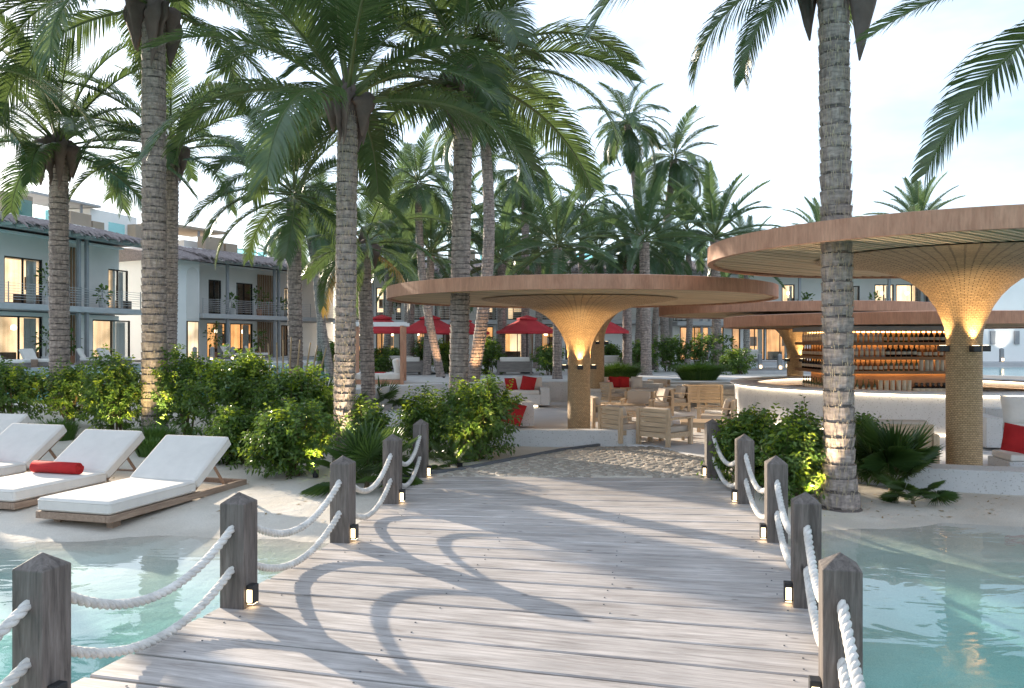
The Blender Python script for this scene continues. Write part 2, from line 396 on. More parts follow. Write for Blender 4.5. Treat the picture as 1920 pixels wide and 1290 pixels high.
T['grass'] = leafmat('grass_blade', (.05, .12, .02), (.11, .20, .04), .3, .5)
T['cane'] = plain('dry_cane', (.40, .29, .17), .7, .15, 6)
def trunkmat():
    m, nt, b = mk('palm_bark'); L = nt.links
    tc = nd(nt, 'ShaderNodeTexCoord')
    mp = nd(nt, 'ShaderNodeMapping'); mp.inputs['Scale'].default_value = (3, 3, 10); L.new(tc.outputs['Object'], mp.inputs['Vector'])
    n = nd(nt, 'ShaderNodeTexNoise', Scale=2.0, Detail=6.0, Roughness=.65); L.new(mp.outputs[0], n.inputs['Vector'])
    r = ramp(nt, n.outputs['Fac'], (.19, .162, .15), (.47, .40, .355), .33, .68)
    mp2 = nd(nt, 'ShaderNodeMapping'); mp2.inputs['Scale'].default_value = (9, 9, 2.2); L.new(tc.outputs['Object'], mp2.inputs['Vector'])
    n2 = nd(nt, 'ShaderNodeTexNoise', Scale=2.0, Detail=4.0); L.new(mp2.outputs[0], n2.inputs['Vector'])
    r2 = ramp(nt, n2.outputs['Fac'], (.72, .70, .70), (1.12, 1.1, 1.08), .35, .62)
    mx = mixc(nt, 1.0, r.outputs['Color'], r2.outputs['Color'], 'MULTIPLY')
    L.new(mx.outputs['Result'], b.inputs['Base Color']); b.inputs['Roughness'].default_value = .85; b.inputs['Specular IOR Level'].default_value = .25
    bp = nd(nt, 'ShaderNodeBump', Strength=.6, Distance=.02); L.new(n2.outputs['Fac'], bp.inputs['Height']); L.new(bp.outputs[0], b.inputs['Normal'])
    return m
T['trunk'] = trunkmat()
T['scar'] = plain('leaf_scar_bark', (.125, .104, .094), .9, .3, 6, .4, 30)
# ------------------------------------------------------------------ ground
DISCS = [(1.3, 24.0, 6.2), (5.5, 21.7, 5.0), (9.0, 18.7, 6.1), (11.3, 23.6, 7.4)]
WATER_Z = -0.25
SHORE = [(-60, -2.2), (-5, -2.0), (3, -1.15), (5, -.85), (7, -.52), (8.8, -.34), (10.0, -.25), (10.7, -.17), (12, -.10), (14, -.05)]
def ground_z(x, y):
    yy = y - .7 * smooth(1.5, 4.5, x) + .35 * math.sin(x * .55 + 1.0) * smooth(16, 12, abs(y - 4))
    if yy >= 14: z = -.05
    elif yy <= -60: z = -2.2
    else:
        for (a, za), (b, zb) in zip(SHORE, SHORE[1:]):
            if a <= yy <= b: z = za + (zb - za) * (yy - a) / (b - a); break
    rise = .55 * smooth(24, 33, y) if x > -3 else .55 * smooth(19, 29, y)
    for (cx, cyy, r) in DISCS:
        d = math.hypot(x - cx, y - cyy)
        rise *= smooth(r + .1, r + .75, d)
    z += rise
    if y < 24 and abs(x) < 30 and y > 3:
        d = min((math.hypot(x - cx, y - cyy) - r) for cx, cyy, r in DISCS)
        am = smooth(0, 1.0, d) * smooth(2.3, 3.4, max(abs(x - .5), (y - 13.5) * 2))
        z += (noise.noise(Vector((x * .8, y * .8, 0))) * .045 + noise.noise(Vector((x * 2.3, y * 2.3, 5))) * .018) * am
    return z
def axis(lo, a, b, hi, step):
    out = [lo]; 
    for t in (.5, .25, .12, .06): out.append(a + (lo - a) * t)
    n = int((b - a) / step)
    out += [a + (b - a) * i / n for i in range(n + 1)]
    for t in (.06, .12, .25, .5, 1.0): out.append(b + (hi - b) * t)
    return out
xs = axis(-500, -26, 28, 500, .33); ys = axis(-120, 0, 36, 700, .33)
g = MB(); nx = len(xs)
for y in ys:
    for x in xs: g.v.append((x, y, ground_z(x, y)))
g.f = [(j * nx + i, j * nx + i + 1, (j + 1) * nx + i + 1, (j + 1) * nx + i) for j in range(len(ys) - 1) for i in range(nx - 1)]
g.m = [0] * len(g.f)
g.build('ground', T['sand'], smooth=True, kind='structure')

w = MB(); w.box((0, -43, (WATER_Z - 4.0) / 2 - 0), (240, 113, 4.0 + WATER_Z)); 
w.v = [(x, y, WATER_Z if z > -2 else -4.0) for x, y, z in w.v]
w.build('lagoon_water', T['water'], kind='structure')
# raised lagoon between the hedge and the villas, pool behind the bar
w = MB(); w.prism([(-60, 25.5), (-9.5, 25.5), (-7.5, 30), (-9, 44), (-13, 50), (-60, 50)], .2, .76); w.build('lagoon_water', T['pool'], kind='structure')
w = MB(); w.prism([(12.2, 43), (17, 43), (22.5, 36), (70, 36), (70, 51), (12.2, 51)], .2, .60); w.build('pool_water', T['pool'], kind='structure')
w = MB(); w.prism([(11.9, 42.5), (16.8, 42.5), (22.3, 35.5), (70, 35.5), (70, 35.99), (22.51, 35.99), (17.01, 42.99), (11.9, 42.99)], .2, .68); w.build('pool_kerb', T['slab'], kind='structure')
w = MB(); w.box((-1, 0, .53), (2, 0, 0)); w = MB()
w.prism([(-7, 33), (-7, 57), (34, 57), (34, 52), (11.5, 52), (11.5, 33)], .40, .565); w.build('pavement', T['paving'], kind='structure')
w = MB(); w.prism([(-60, 50.02), (-12.6, 50.02), (-8.6, 44), (-7.02, 44), (-7.02, 62), (-60, 62)], .3, .9); w.build('pavement', T['paving'], kind='structure')

# terrace floors
for k, (cx, cyy, r) in enumerate(DISCS):
    f = MB(); f.lathe([(0.0, .004 * k), (r, .004 * k), (r, -.3)], 96, (cx, cyy, 0)); f.build('terrace_floor', T['terrazzo'], kind='structure')
PI = math.pi
def wall_arc(label, cx, cyy, r0, r1, a0, a1, h, mat='concrete'):
    q = MB(); q.ring(r0, r1, -.35, h, 60, (cx, cyy), R(a0), R(a1))
    return tag(q.build('low_wall', T[mat], bevel=.015), label, 'low wall')
wall_arc('low curved white wall in front of the middle canopy column', 1.3, 24.0, 6.02, 6.38, -128, -77.6, .30)
wall_arc('broad low white wall at the foot of the big right canopy', 9.0, 18.7, 5.75, 6.35, -123, -45, .225)
wall_arc('tall curved white retaining wall behind the sunken lounge', 1.3, 24.0, 6.21, 6.55, 52, 205, .72)
w = thing('terrace_steps', 'wide pale steps rising from the lounge to the path behind', 'steps', (6.6, 27.6, 0))
for k in range(3):
    q = MB(); q.box((0, .45 * k + 1.0, .09 + .18 * k), (3.4, 2.0 , .18)); q.v = [(x, max(y, .45 * k), z) for x, y, z in q.v]
    q.build('step', T['paving'], w, bevel=.01)

# ------------------------------------------------------------------ boardwalk
POSTH = [(283, 79, 1575), (202, 448, 1511), (153, 643, 1455), (124, 736, 1396), (104, 789, 1336)]
PL = []; PR = []
for h, l, r in POSTH:
    Y = F * .9 / h
    PL.append(Vector((XY(l, Y), Y, 0))); PR.append(Vector((XY(r, Y), Y, 0)))
PL.insert(0, Vector((-3.37, 2.8, 0))); PR.insert(0, Vector((1.42, 2.8, 0)))
axis_pts = [(a + b) / 2 for a, b in zip(PL, PR)]
axis_pts.insert(0, axis_pts[0] * 2 - axis_pts[1]); axis_pts.append(axis_pts[-1] + Vector((.05, 2.15, 0)))
def axis_at(t):      # t in 0..len-3, Catmull-Rom
    i = min(int(t), len(axis_pts) - 4) if t >= 0 else 0
    u = t - i; p0, p1, p2, p3 = axis_pts[i:i + 4]
    return .5 * ((2 * p1) + (p2 - p0) * u + (2 * p0 - 5 * p1 + 4 * p2 - p3) * u * u + (3 * p1 - p0 - 3 * p2 + p3) * u ** 3)
samp = []; s = 0; prev = None
for k in range(-60, 1001):
    t = k / 1000 * (len(axis_pts) - 3); p = axis_at(max(t, 0)) if t >= 0 else axis_pts[1] + (axis_pts[2] - axis_pts[1]) * t
    if prev is not None: s += (p - prev).length
    samp.append((s, p)); prev = p
def at_s(q):
    for i in range(len(samp) - 1):
        if samp[i + 1][0] >= q:
            p = samp[i][1]; d = (samp[min(i + 12, len(samp) - 1)][1] - samp[max(i - 12, 0)][1]).normalized(); return p, d
    return samp[-1][1], Vector((0, 1, 0))
TOT = samp[-1][0]
deck = thing('boardwalk', None, None); deck['kind'] = 'structure'
PW = .385; nplank = int(TOT / PW); PW = TOT / nplank
for k in range(nplank):
    c, d = at_s((k + .5) * PW); _, d0 = at_s(k * PW); _, d1 = at_s((k + 1) * PW)
    c0, _ = at_s(k * PW); c1, _ = at_s((k + 1) * PW)
    hw = 2.37 * max(.9, d.y) + .13
    ang = math.atan2(d.y, d.x) - PI / 2
    Mi = Matrix.Rotation(-ang, 3, 'Z')
    q = MB(); N = 22; gap = .015
    rows = []
    ext = rnd.uniform(-.012, .012)
    ph = rnd.uniform(0, 50); wa = .009
    for i in range(N + 1):
        u = -1 + 2 * i / N
        n0 = Vector((d0.y, -d0.x, 0)); n1 = Vector((d1.y, -d1.x, 0))
        a = Mi @ (c0 + n0 * hw * u - c) + Vector((0, gap + wa * noise.noise(Vector((u * 4, ph, 0))), 0))
        b = Mi @ (c1 + n1 * hw * u - c) - Vector((0, gap + wa * noise.noise(Vector((u * 4, ph + 9, 0))), 0))
        a.x += ext; b.x += ext
        dz = .004 * noise.noise(Vector((u * 1.7, ph, 3)))
        e = .009
        rows.append([(a.x, a.y, -.05), (a.x, a.y, dz - e), (a.x, a.y + e, dz), (a.x, (a.y + b.y) / 2, dz + .002), (b.x, b.y - e, dz), (b.x, b.y, dz - e), (b.x, b.y, -.05)])
    m = 7
    vs = [p for r_ in rows for p in r_]
    fs = [(i * m + j, (i + 1) * m + j, (i + 1) * m + (j + 1) % m, i * m + (j + 1) % m) for i in range(N) for j in range(m)]
    fs += [tuple(range(m)), tuple(N * m + j for j in range(m - 1, -1, -1))]
    q.add(vs, fs)
    po = q.build('plank', T['plank'], deck, loc=(c.x, c.y, rnd.uniform(-.003, .003)), rz=ang)
    if c.y < 10.5:
        sc = MB()
        for off in (-2.1, -.7, .7, 2.1):
            for yy in (-.11, .11):
                if rnd.random() < .35: continue
                x_, y_ = off + rnd.uniform(-.06, .06), yy + rnd.uniform(-.012, .012)
                sc.lathe([(0, .0075), (.007, .0075), (.008, .003)], 8, (x_, y_, 0))
        sc.build('screws', T['steel'], po, kind='stuff')
q = MB()
for off in (-2.1, -.7, .7, 2.1):
    pts = []
    for k in range(0, 25):
        c, d = at_s(TOT * k / 24); n = Vector((d.y, -d.x, 0)); pts.append(c + n * off - Vector((0, 0, .14)))
    q.tube(pts, .08, 4)
q.build('joist', T['post'], deck, kind='stuff')

# posts
def post_mesh():
    q = MB(); s_ = .11; H = .86
    prof = [(-1.6), 0, H]
    q.box((0, 0, (H - 1.4) / 2), (2 * s_, 2 * s_, H + 1.4))
    q.f = [f for f in q.f]; q.f.pop(1); q.m.pop(1)
    o = len(q.v); q.v.append((0, 0, H + .085))
    q.f += [(4, 5, o), (5, 7, o), (7, 6, o), (6, 4, o)]; q.m += [0] * 4
    return q
side_words = ['hidden off the frame', 'nearest', 'second nearest', 'third', 'fourth', 'farthest']
POSTS = {}
pm = None; lampm = {}
for sd, P in (('left', PL), ('right', PR)):
    for k, p in enumerate(P):
        c0 = P[max(k - 1, 0)]; c1 = P[min(k + 1, len(P) - 1)]
        d = (c1 - c0).normalized(); rz = math.atan2(d.y, d.x) - PI / 2
        extra = {('left', 1): 'near the frame corner', ('left', 2): 'beside pale water', ('left', 3): 'by the sand', ('left', 4): 'beside the fan palm',
                 ('left', 5): 'before the round shrub', ('right', 1): 'over turquoise water', ('right', 2): 'with black lamp', ('right', 3): 'by the sand',
                 ('right', 4): 'before leafy shrub', ('right', 5): 'by the armchairs'}.get((sd, k), 'behind the viewer')
        if k == 0: continue
        t = thing('rope_post', f'grey pointed post, {side_words[k]} on the {sd} of the boardwalk, {extra}', 'post', p, rz, 'rope posts along the boardwalk')
        if pm is None:
            o = post_mesh().build('shaft', T['post'], t, bevel=.004); pm = o.data
        else:
            o = part('shaft', pm, t); b = o.modifiers.new('bevel', 'BEVEL'); b.width = .004; b.segments = 1; b.limit_method = 'ANGLE'; b.angle_limit = R(40)
        sx = 1 if sd == 'left' else -1
        L = MB(); L.box((sx * .145, -.035, .115), (.066, .09, .15)); lo = L.build('lamp', T['dark'], t, bevel=.004)
        L = MB(); L.box((sx * .145, -.0825, .105), (.044, .007, .10)); L.box((sx * .145, -.035, .036), (.05, .07, .006))
        ln = L.build('lens', T['lens'] , lo)
    POSTS[sd] = P
def rope(p0, p1, sag, fine):
    n = 14 if not fine else 20
    turns = (p1 - p0).length / .17
    steps = int(turns * (9 if fine else 6)); q = MB()
    for st in range(3):
        path = []
        for i in range(steps + 1):
            t = i / steps; c = p0.lerp(p1, t) - Vector((0, 0, sag * 4 * t * (1 - t)))
            tg = (p1 - p0) + Vector((0, 0, -sag * 4 * (1 - 2 * t))); tg.normalize()
            u = Vector((tg.y, -tg.x, 0)).normalized(); w_ = tg.cross(u)
            a = 2 * PI * (turns * t + st / 3)
            path.append(c + u * math.cos(a) * .0165 + w_ * math.sin(a) * .0165)
        q.tube(path, .0195, 6 if fine else 5)
    return q
for sd, P in (('left', PL), ('right', PR)):
    for k in range(len(P) - 1):
        for lev, zz in (('upper', .68), ('lower', .34)):
            a = P[k] + Vector((0, 0, zz)); b = P[k + 1] + Vector((0, 0, zz)); d = (b - a).normalized()
            sg = .30 if lev == 'upper' else .27
            nm = ['between the frame edge and the nearest', 'between the nearest and second', 'between the second and third', 'between the third and fourth', 'between the fourth and farthest'][k]
            # each length runs through the posts: it starts behind the near post and ends knotted in the front face of the next
            o = rope(a + d * .10 + Vector((0, 0, 0)), b - d * .07 , sg, k < 3).build('rope', T['rope'], smooth=True)
            tag(o, f'{lev} white twisted rope {nm} post on the {sd} side', 'rope', 'ropes slung between the boardwalk posts')

# ------------------------------------------------------------------ cobbled path beyond the boardwalk
PATH = [(-1.55, 13.62), (-.85, 14.3), (0, 15.45), (.98, 16.75), (1.75, 17.45), (2.75, 17.42), (4.35, 16.75), (4.15, 15.2), (3.55, 13.62)]
def inside(p, poly):
    c = False; j = len(poly) - 1
    for i in range(len(poly)):
        xi, yi = poly[i]; xj, yj = poly[j]
        if (yi > p[1]) != (yj > p[1]) and p[0] < (xj - xi) * (p[1] - yi) / (yj - yi) + xi: c = not c
        j = i
    return c
cp = thing('cobbled_path', None, None); cp['kind'] = 'structure'
q = MB(); q.prism(PATH, -.3, -.022); q.build('path_bed', T['sand'], cp)
e = MB()
edge = [(-2.1, 13.3), (-1.55, 13.62), (-.85, 14.3), (0, 15.45), (.98, 16.75), (1.85, 17.55)]
for (a, b) in zip(edge, edge[1:]):
    d = Vector((b[0] - a[0], b[1] - a[1], 0)); L = d.length; M_ = Matrix.Rotation(math.atan2(d.y, d.x), 3, 'Z')
    e.box(((a[0] + b[0]) / 2, (a[1] + b[1]) / 2, -.02), (L + .02, .05, .10), M_)
e.build('path_edging', T['steel'], cp)
stones = []
row = 0; y = 13.70
while y < 17.5:
    x = -1.6 + (.085 if row % 2 else 0)
    while x < 4.4:
        p = (x + rnd.uniform(-.05, .05), y + rnd.uniform(-.045, .045))
        if inside(p, PATH) and inside((p[0] - .08, p[1]), PATH) and inside((p[0] + .08, p[1]), PATH): stones.append(p)
        x += .18
    y += .165; row += 1
stones.sort(key=lambda p: p[1])
def stone_mesh(sd):
    r_ = random.Random(sd); q = MB(); n = 7
    rad = [r_.uniform(.075, .10) for _ in range(n)]
    lo = [(rad[i] * math.cos(2 * PI * i / n), rad[i] * .92 * math.sin(2 * PI * i / n), -.04) for i in range(n)]
    mid = [(x * 1.0, y_ * 1.0, .002) for x, y_, _ in lo]; up = [(x * .72, y_ * .72, .014 + r_.uniform(0, .006)) for x, y_, _ in lo]
    q.add(lo + mid + up, [(i, (i + 1) % n, n + (i + 1) % n, n + i) for i in range(n)] + [(n + i, n + (i + 1) % n, 2 * n + (i + 1) % n, 2 * n + i) for i in range(n)] + [tuple(2 * n + i for i in range(n))])
    return q
smeshes = []
rest = MB()
for i, p in enumerate(stones):
    if i < 300:
        if len(smeshes) < 8:
            o = stone_mesh(i).build('cobble', T['stone'], cp, smooth=False, loc=(p[0], p[1], -.02), rz=rnd.uniform(0, 6)); smeshes.append(o.data)
        else:
            part('cobble', smeshes[i % 8], cp, (p[0], p[1], -.02 + rnd.uniform(-.008, .008)), (rnd.uniform(-.06, .06), rnd.uniform(-.06, .06), rnd.uniform(0, 6)))
    else:
        s_ = stone_mesh(i); a = rnd.uniform(0, 6); ca, sa = math.cos(a), math.sin(a)
        rest.add([(x * ca - y_ * sa + p[0], x * sa + y_ * ca + p[1], z - .02) for x, y_, z in s_.v], s_.f)
rest.build('cobbles', T['stone'], cp, kind='stuff')
# ------------------------------------------------------------------ round canopies on woven columns
def canopy(label, cx, cyy, z0, zc, Rr, th, cx_col=None, cy_col=None, lamp_h=1.6, detail=True, column=True, lights=(), slat_dir=35, lamp_phase=0.0):
    t = thing('canopy_pavilion', label, 'canopy', (cx, cyy, z0))
    zc -= z0
    q = MB(); q.lathe([(Rr - .10, .04), (Rr - .10, .0), (Rr, .0), (Rr, th), (Rr - .06, th + .012), (Rr - .10, th)], 128, (0, 0, zc)); q.build('fascia', T['fascia'], t, smooth=False)
    for p_ in t.children[-1].data.polygons: p_.use_smooth = False
    q = MB(); q.lathe([(0, .16), (Rr - .101, .16), (Rr - .101, th - .01), (0, th - .01)], 96, (0, 0, zc)); q.build('roof_deck', T['backing'], t)
    # ceiling slats
    q = MB(); q.box((0, 0, 0), (1, .082, .045)); base = None
    n = int((Rr - .15) / .135)
    for k in range(-n, n + 1):
        off = k * .135; L = 2 * math.sqrt(max(.01, (Rr - .11) ** 2 - off ** 2))
        if base is None:
            o = q.build('slat', T['bamboo'], t); base = o.data
        else: o = part('slat', base, t)
        a = R(slat_dir); o.location = (-math.sin(a) * off, math.cos(a) * off, zc + .06 + (.004 if k % 2 else 0)); o.rotation_euler = (0, 0, a); o.scale = (L, 1, 1)
    if column:
        dx = (cx_col if cx_col is not None else cx) - cx; dy = (cy_col if cy_col is not None else cyy) - cyy
        prof = [(.275, -.1), (.275, zc - 1.38), (.288, zc - 1.2), (.315, zc - 1.08), (.36, zc - .95), (.44, zc - .78), (.55, zc - .61), (.68, zc - .47), (.83, zc - .35), (1.0, zc - .26), (1.2, zc - .18), (1.45, zc - .115), (1.75, zc - .06), (2.1, zc - .02), (2.35, zc + .02)]
        q = MB(); q.lathe(prof, 72, (dx, dy, 0), uv=True)
        k = 0
        q.build('column', T['weave'], t, smooth=True)
        lm = None
        for i in range(4):
            a = R(-90 + lamp_phase + 90 * i); ca, sa = math.cos(a), math.sin(a)
            M_ = Matrix.Rotation(a + PI / 2, 3, 'Z')
            L = MB(); L.box((0, -.075, 0), (.13, .15, .10)); lo = L.build('wall_lamp', T['dark'], t, loc=(dx + ca * .27, dy + sa * .27, lamp_h), rz=a + PI / 2, bevel=.006)
            e = MB(); e.box((0, -.085, .052), (.08, .08, .006)); e.build('lens', T['lens'], lo)
            if i in lights or (i - 4) in lights:
                ld = bpy.data.lights.new('lamp_light', 'SPOT'); ld.energy = lights[i] if isinstance(lights, dict) else 60; ld.color = (1.0, .66, .30); ld.spot_size = R(78); ld.spot_blend = .8; ld.shadow_soft_size = .03
                lo_ = bpy.data.objects.new('lamp_light', ld); COL.objects.link(lo_); lo_.parent = t
                lo_.location = (dx + ca * .36, dy + sa * .36, lamp_h + .08)
                lo_.rotation_euler = Vector((ca * .04, sa * .04, -1)).to_track_quat('Z', 'Y').to_euler()
    return t
canopy('wide round timber canopy on a woven column over the sunken lounge', 1.62, 20.0, 0, 3.18, 4.6, .27, lamp_h=1.58, lights={0: 44, 1: 32, 3: 32}, slat_dir=38, lamp_phase=0)
canopy('large round canopy on a woven column at the right edge', 7.6, 13.9, 0, 3.57, 4.2, .28, lamp_h=2.08, lights={0: 38, 1: 28, 3: 28}, slat_dir=38, lamp_phase=0)
canopy('low round canopy above the bottle shelves of the bar', 11.3, 23.6, 0, 2.60, 5.1, .285, column=False, slat_dir=20)
canopy('round canopy standing behind the bar, partly hidden by nearer rims', 9.9, 28.9, .0, 3.10, 4.7, .29, lamp_h=1.55, lights={0: 40}, slat_dir=20, lamp_phase=20)
canopy('canopy column hidden behind the middle column', 2.95, 28.9, .0, 3.60, 4.3, .27, lamp_h=2.15, lights={}, slat_dir=20)

# ------------------------------------------------------------------ bar
BX, BY, BR = 11.3, 23.6, 4.9
bar = thing('bar_counter', 'circular white bar counter with a glowing strip under its top', 'bar', (BX, BY, .016))
q = MB(); q.ring(BR - .30, BR - .12, 0, .95, 128); q.build('counter_wall', T['concrete'], bar, smooth=False)
q = MB(); q.ring(BR - .75, BR, .95, 1.0, 128); q.build('counter_top', T['concrete'], bar)
q = MB(); q.ring(BR - .112, BR - .075, .925, .946, 128); q.build('upper_light_strip', T['ledw'], bar)
q = MB(); q.ring(BR - .118, BR - .09, .012, .03, 128); q.build('lower_light_strip', T['ledw'], bar)
q = MB(); q.ring(BR - .36, BR - .32, .915, .946, 128); q.build('inner_light_strip', T['ledw'], bar)
q = MB(); q.ring(BR - .95, BR - .31, .72, .76, 96); q.build('work_shelf', T['oak'], bar)
# back bar: a block of lit shelves in the middle of the ring
X0, X1, Y0, Y1 = 8.35, 12.1, 21.6, 24.4
bb = thing('back_bar', 'lit wooden back bar with four bottle shelves under a grey hood', 'shelf unit', ((X0 + X1) / 2, (Y0 + Y1) / 2, .016))
hx, hy = (X1 - X0) / 2, (Y1 - Y0) / 2
q = MB(); q.box((0, 0, 1.25), (2 * hx - .7, 2 * hy - .7, 2.5)); q.build('core', T['oak'], bb)
q = MB(); q.box((0, 0, 2.522), (2 * hx + .1, 2 * hy + .1, .124)); q.build('hood', T['slab'], bb)

SHZ = [.84, 1.41, 1.78, 2.16]
for z in SHZ:
    q = MB(); q.box((0, 0, z - .0225), (2 * hx, 2 * hy, .045)); q.box((0, -hy + .013, z - .062), (2 * hx, .026, .034)); q.box((-hx + .013, .013, z - .062), (.026, 2 * hy - .03, .034)); q.build('shelf', T['oak'], bb, bevel=.004)
q = MB(); q.box((0, 0, .385), (2 * hx - .1, 2 * hy - .1, .74)); q.build('base_cabinet', T['oak'], bb)
for z in SHZ[1:] + [2.49]:
    q = MB()
    zz = z - .058
    q.box((0, -hy + .30, zz), (2 * hx - .5, .02, .018)); q.box((-hx + .30, 0, zz), (.02, 2 * hy - .5, .018))
    q.build('light_strip', T['led'], bb)
for a in (-1, 1):
    q = MB(); q.box((a * (hx - .02), -hy + .17, 1.6), (.04, .30, 1.55)); q.build('side_panel', T['oak'], bb)

def bottle_mesh(prof, lab=None, seg=8):
    q = MB(); q.lathe(prof, seg); 
    if lab: q.lathe([(lab[2], lab[0]), (lab[2], lab[1])], seg, mi=1)
    return q
BK = {
 'tall pale': ([(.0, 0), (.042, 0), (.042, .17), (.016, .21), (.016, .27), (.0, .27)], (.04, .12, .0435), 'bottle_clear'),
 'black': ([(.0, 0), (.05, 0), (.052, .16), (.02, .20), (.02, .27), (.0, .27)], (.05, .11, .0535), 'bottle_dark'),
 'amber': ([(.0, 0), (.045, 0), (.045, .13), (.015, .18), (.015, .26), (.0, .26)], (.03, .10, .0465), 'bottle_amber'),
 'green': ([(.0, 0), (.036, 0), (.036, .16), (.014, .20), (.014, .29), (.0, .29)], (.04, .11, .0375), 'bottle_green'),
 'squat black': ([(.0, 0), (.075, 0), (.08, .10), (.05, .15), (.03, .17), (.04, .20), (.04, .23), (.0, .23)], (.03, .10, .082), 'bottle_dark'),
 'cylindrical tan': ([(.0, 0), (.05, 0), (.05, .27), (.0, .27)], None, 'paper'),
}
BM = {}
ORD = 'first second third fourth fifth sixth seventh eighth ninth tenth eleventh twelfth'.split(); BC = {}
def bottle(kind, x, y, z, shelf):
    k_ = BC.get((kind, shelf), 0); BC[(kind, shelf)] = k_ + 1; end = 'front' if 'left side' in shelf else 'left'
    lab = f'{ORD[k_]} {kind} bottle from the {end} on the {shelf} of the bar' if kind != 'cylindrical tan' else f'{ORD[k_]} tan bottle tube from the left on the {shelf} of the bar'
    if kind not in BM:
        prof, l_, mt = BK[kind]; o = bottle_mesh(prof, l_).build('bottle', [T[mt], T['paper']], smooth=True); BM[kind] = o
    else:
        o = BM[kind].copy(); COL.objects.link(o)
    o.location = (x, y, z); o.scale = (1.15, 1.15, 1.18 if kind != 'squat black' else 1.1); tag(o, lab, 'bottle', f'{kind} bottles on the {shelf}')
cxb, cyb = (X0 + X1) / 2, (Y0 + Y1) / 2
names = ['bottom shelf', 'third shelf down', 'second shelf down', 'top shelf']
rows = {3: ['tall pale'] * 9 + ['green'] * 7 + ['black'] * 9, 2: ['tall pale'] * 9 + ['black'] * 6 + ['amber'] * 9, 1: ['amber'] * 9 + ['green'] * 7 + ['cylindrical tan'] * 6 + ['amber'] * 3,
        0: ['green'] * 7 + ['cylindrical tan'] * 6 + ['squat black'] * 6 + ['amber'] * 3}
for k, ks in rows.items():
    n = len(ks)
    for i, kd in enumerate(ks):
        x = X0 + .20 + (X1 - X0 - .4) * (i + .5) / n + rnd.uniform(-.015, .015)
        bottle(kd, x, Y0 + .13, SHZ[k] + .017, names[k])
sk = {3: 'tall pale', 2: 'amber', 1: 'black', 0: 'green'}
for k in sk:
    for i in range(11):
        bottle(sk[k], X0 + .13, Y0 + .42 + i * .2, SHZ[k] + .017, 'left side ' + names[k])
# ------------------------------------------------------------------ palms
def frond_mesh(L, bend, leaf, n, seed, vee=.45, droop=.5, a0=0.0, twist=0.0, wid=.032, power=1.5, ragged=.10):
    """one feather leaf: stalk along +X bending down, drooping leaflets on both sides"""
    r_ = random.Random(seed); q = MB()
    P = []; N = 22; p = Vector((0, 0, 0)); ds = L / N
    for i in range(N + 1):
        t = i / N; a = a0 - bend * t ** power
        side = twist * t * t
        P.append((p.copy(), Vector((math.cos(a) * math.cos(side), math.cos(a) * math.sin(side), math.sin(a)))))
        p = p + P[-1][1] * ds
    q.tube([x[0] for x in P], [.032 * (1 - .88 * i / N) * (L / 3.4) + .004 for i in range(N + 1)], 4, mi=1)
    def at(t):
        f = t * N; i = min(int(f), N - 1); u = f - i
        return P[i][0].lerp(P[i + 1][0], u), P[i][1].lerp(P[i + 1][1], u).normalized()
    for k in range(n):
        t = .17 + .83 * (k + .5) / n
        c, tg = at(t)
        sd = Vector((-tg.y, tg.x, 0)); 
        if sd.length < 1e-4: sd = Vector((0, 1, 0))
        sd.normalize(); up = tg.cross(sd); up = up if up.z >= -.2 else up
        env = min(1.0, .35 + 3.2 * (t - .17)) * (1 - .62 * max(0, t - .45) / .55)
        for s_ in (-1, 1):
            ll = leaf * env * r_.uniform(1 - ragged, 1 + ragged)
            fw = .34 + .75 * t + r_.uniform(-.08, .08)
            d = (sd * s_ + tg * fw + up * (vee + r_.uniform(-.12, .12))).normalized()
            w_ = tg * (wid * (.75 + .25 * env)) 
            wv = (tg - d * tg.dot(d)).normalized() * wid
            g_ = droop * r_.uniform(.8, 1.25)
            m1 = c + d * ll * .42 - Vector((0, 0, g_ * ll * .13)); m2 = c + d * ll * .75 - Vector((0, 0, g_ * ll * .42)); e = c + d * ll * .93 - Vector((0, 0, g_ * ll * .80))
            b0 = c - wv * .5; b1 = c + wv * .5
            q.add([tuple(v) for v in (b0, b1, m1 + wv * .62, m1 - wv * .62, m2 + wv * .45, m2 - wv * .45, e)], [(0, 1, 2, 3), (3, 2, 4, 5), (5, 4, 6)])
    return q
def mesh_of(q, name, mats, smooth=False):
    o = q.build(name, mats, smooth=smooth); me = o.data; bpy.data.objects.remove(o); return me
FM = {
 'near': [mesh_of(frond_mesh(3.5, b, .84, 92, 100 + i, vee=v, droop=d, twist=tw, wid=.025, ragged=.09), 'frond', [T['frond'], T['rachis']]) for i, (b, v, d, tw) in enumerate([(1.2, .40, .50, .10), (1.5, .32, .65, -.14), (1.85, .28, .8, .16), (.85, .45, .38, -.08)])],
 'dry': [mesh_of(frond_mesh(3.3, 1.2, .7, 56, 140, vee=.3, droop=.8), 'frond', [T['dryfrond'], T['cane']])],
 'far': [mesh_of(frond_mesh(3.5, b, .85, 54, 200 + i, vee=v, droop=d, twist=tw, wid=.040), 'frond', [T['frondfar'], T['rachis']]) for i, (b, v, d, tw) in enumerate([(1.2, .35, .6, .15), (1.6, .3, .8, -.15), (2.0, .25, .9, .12), (.9, .4, .45, 0)])],
 'stiff': [mesh_of(frond_mesh(3.6, b, .66, 60, 300 + i, vee=.5, droop=.25, wid=.036, power=1.9), 'frond', [T['frondfar'], T['rachis']]) for i, b in enumerate([.55, .8, 1.1])],
}
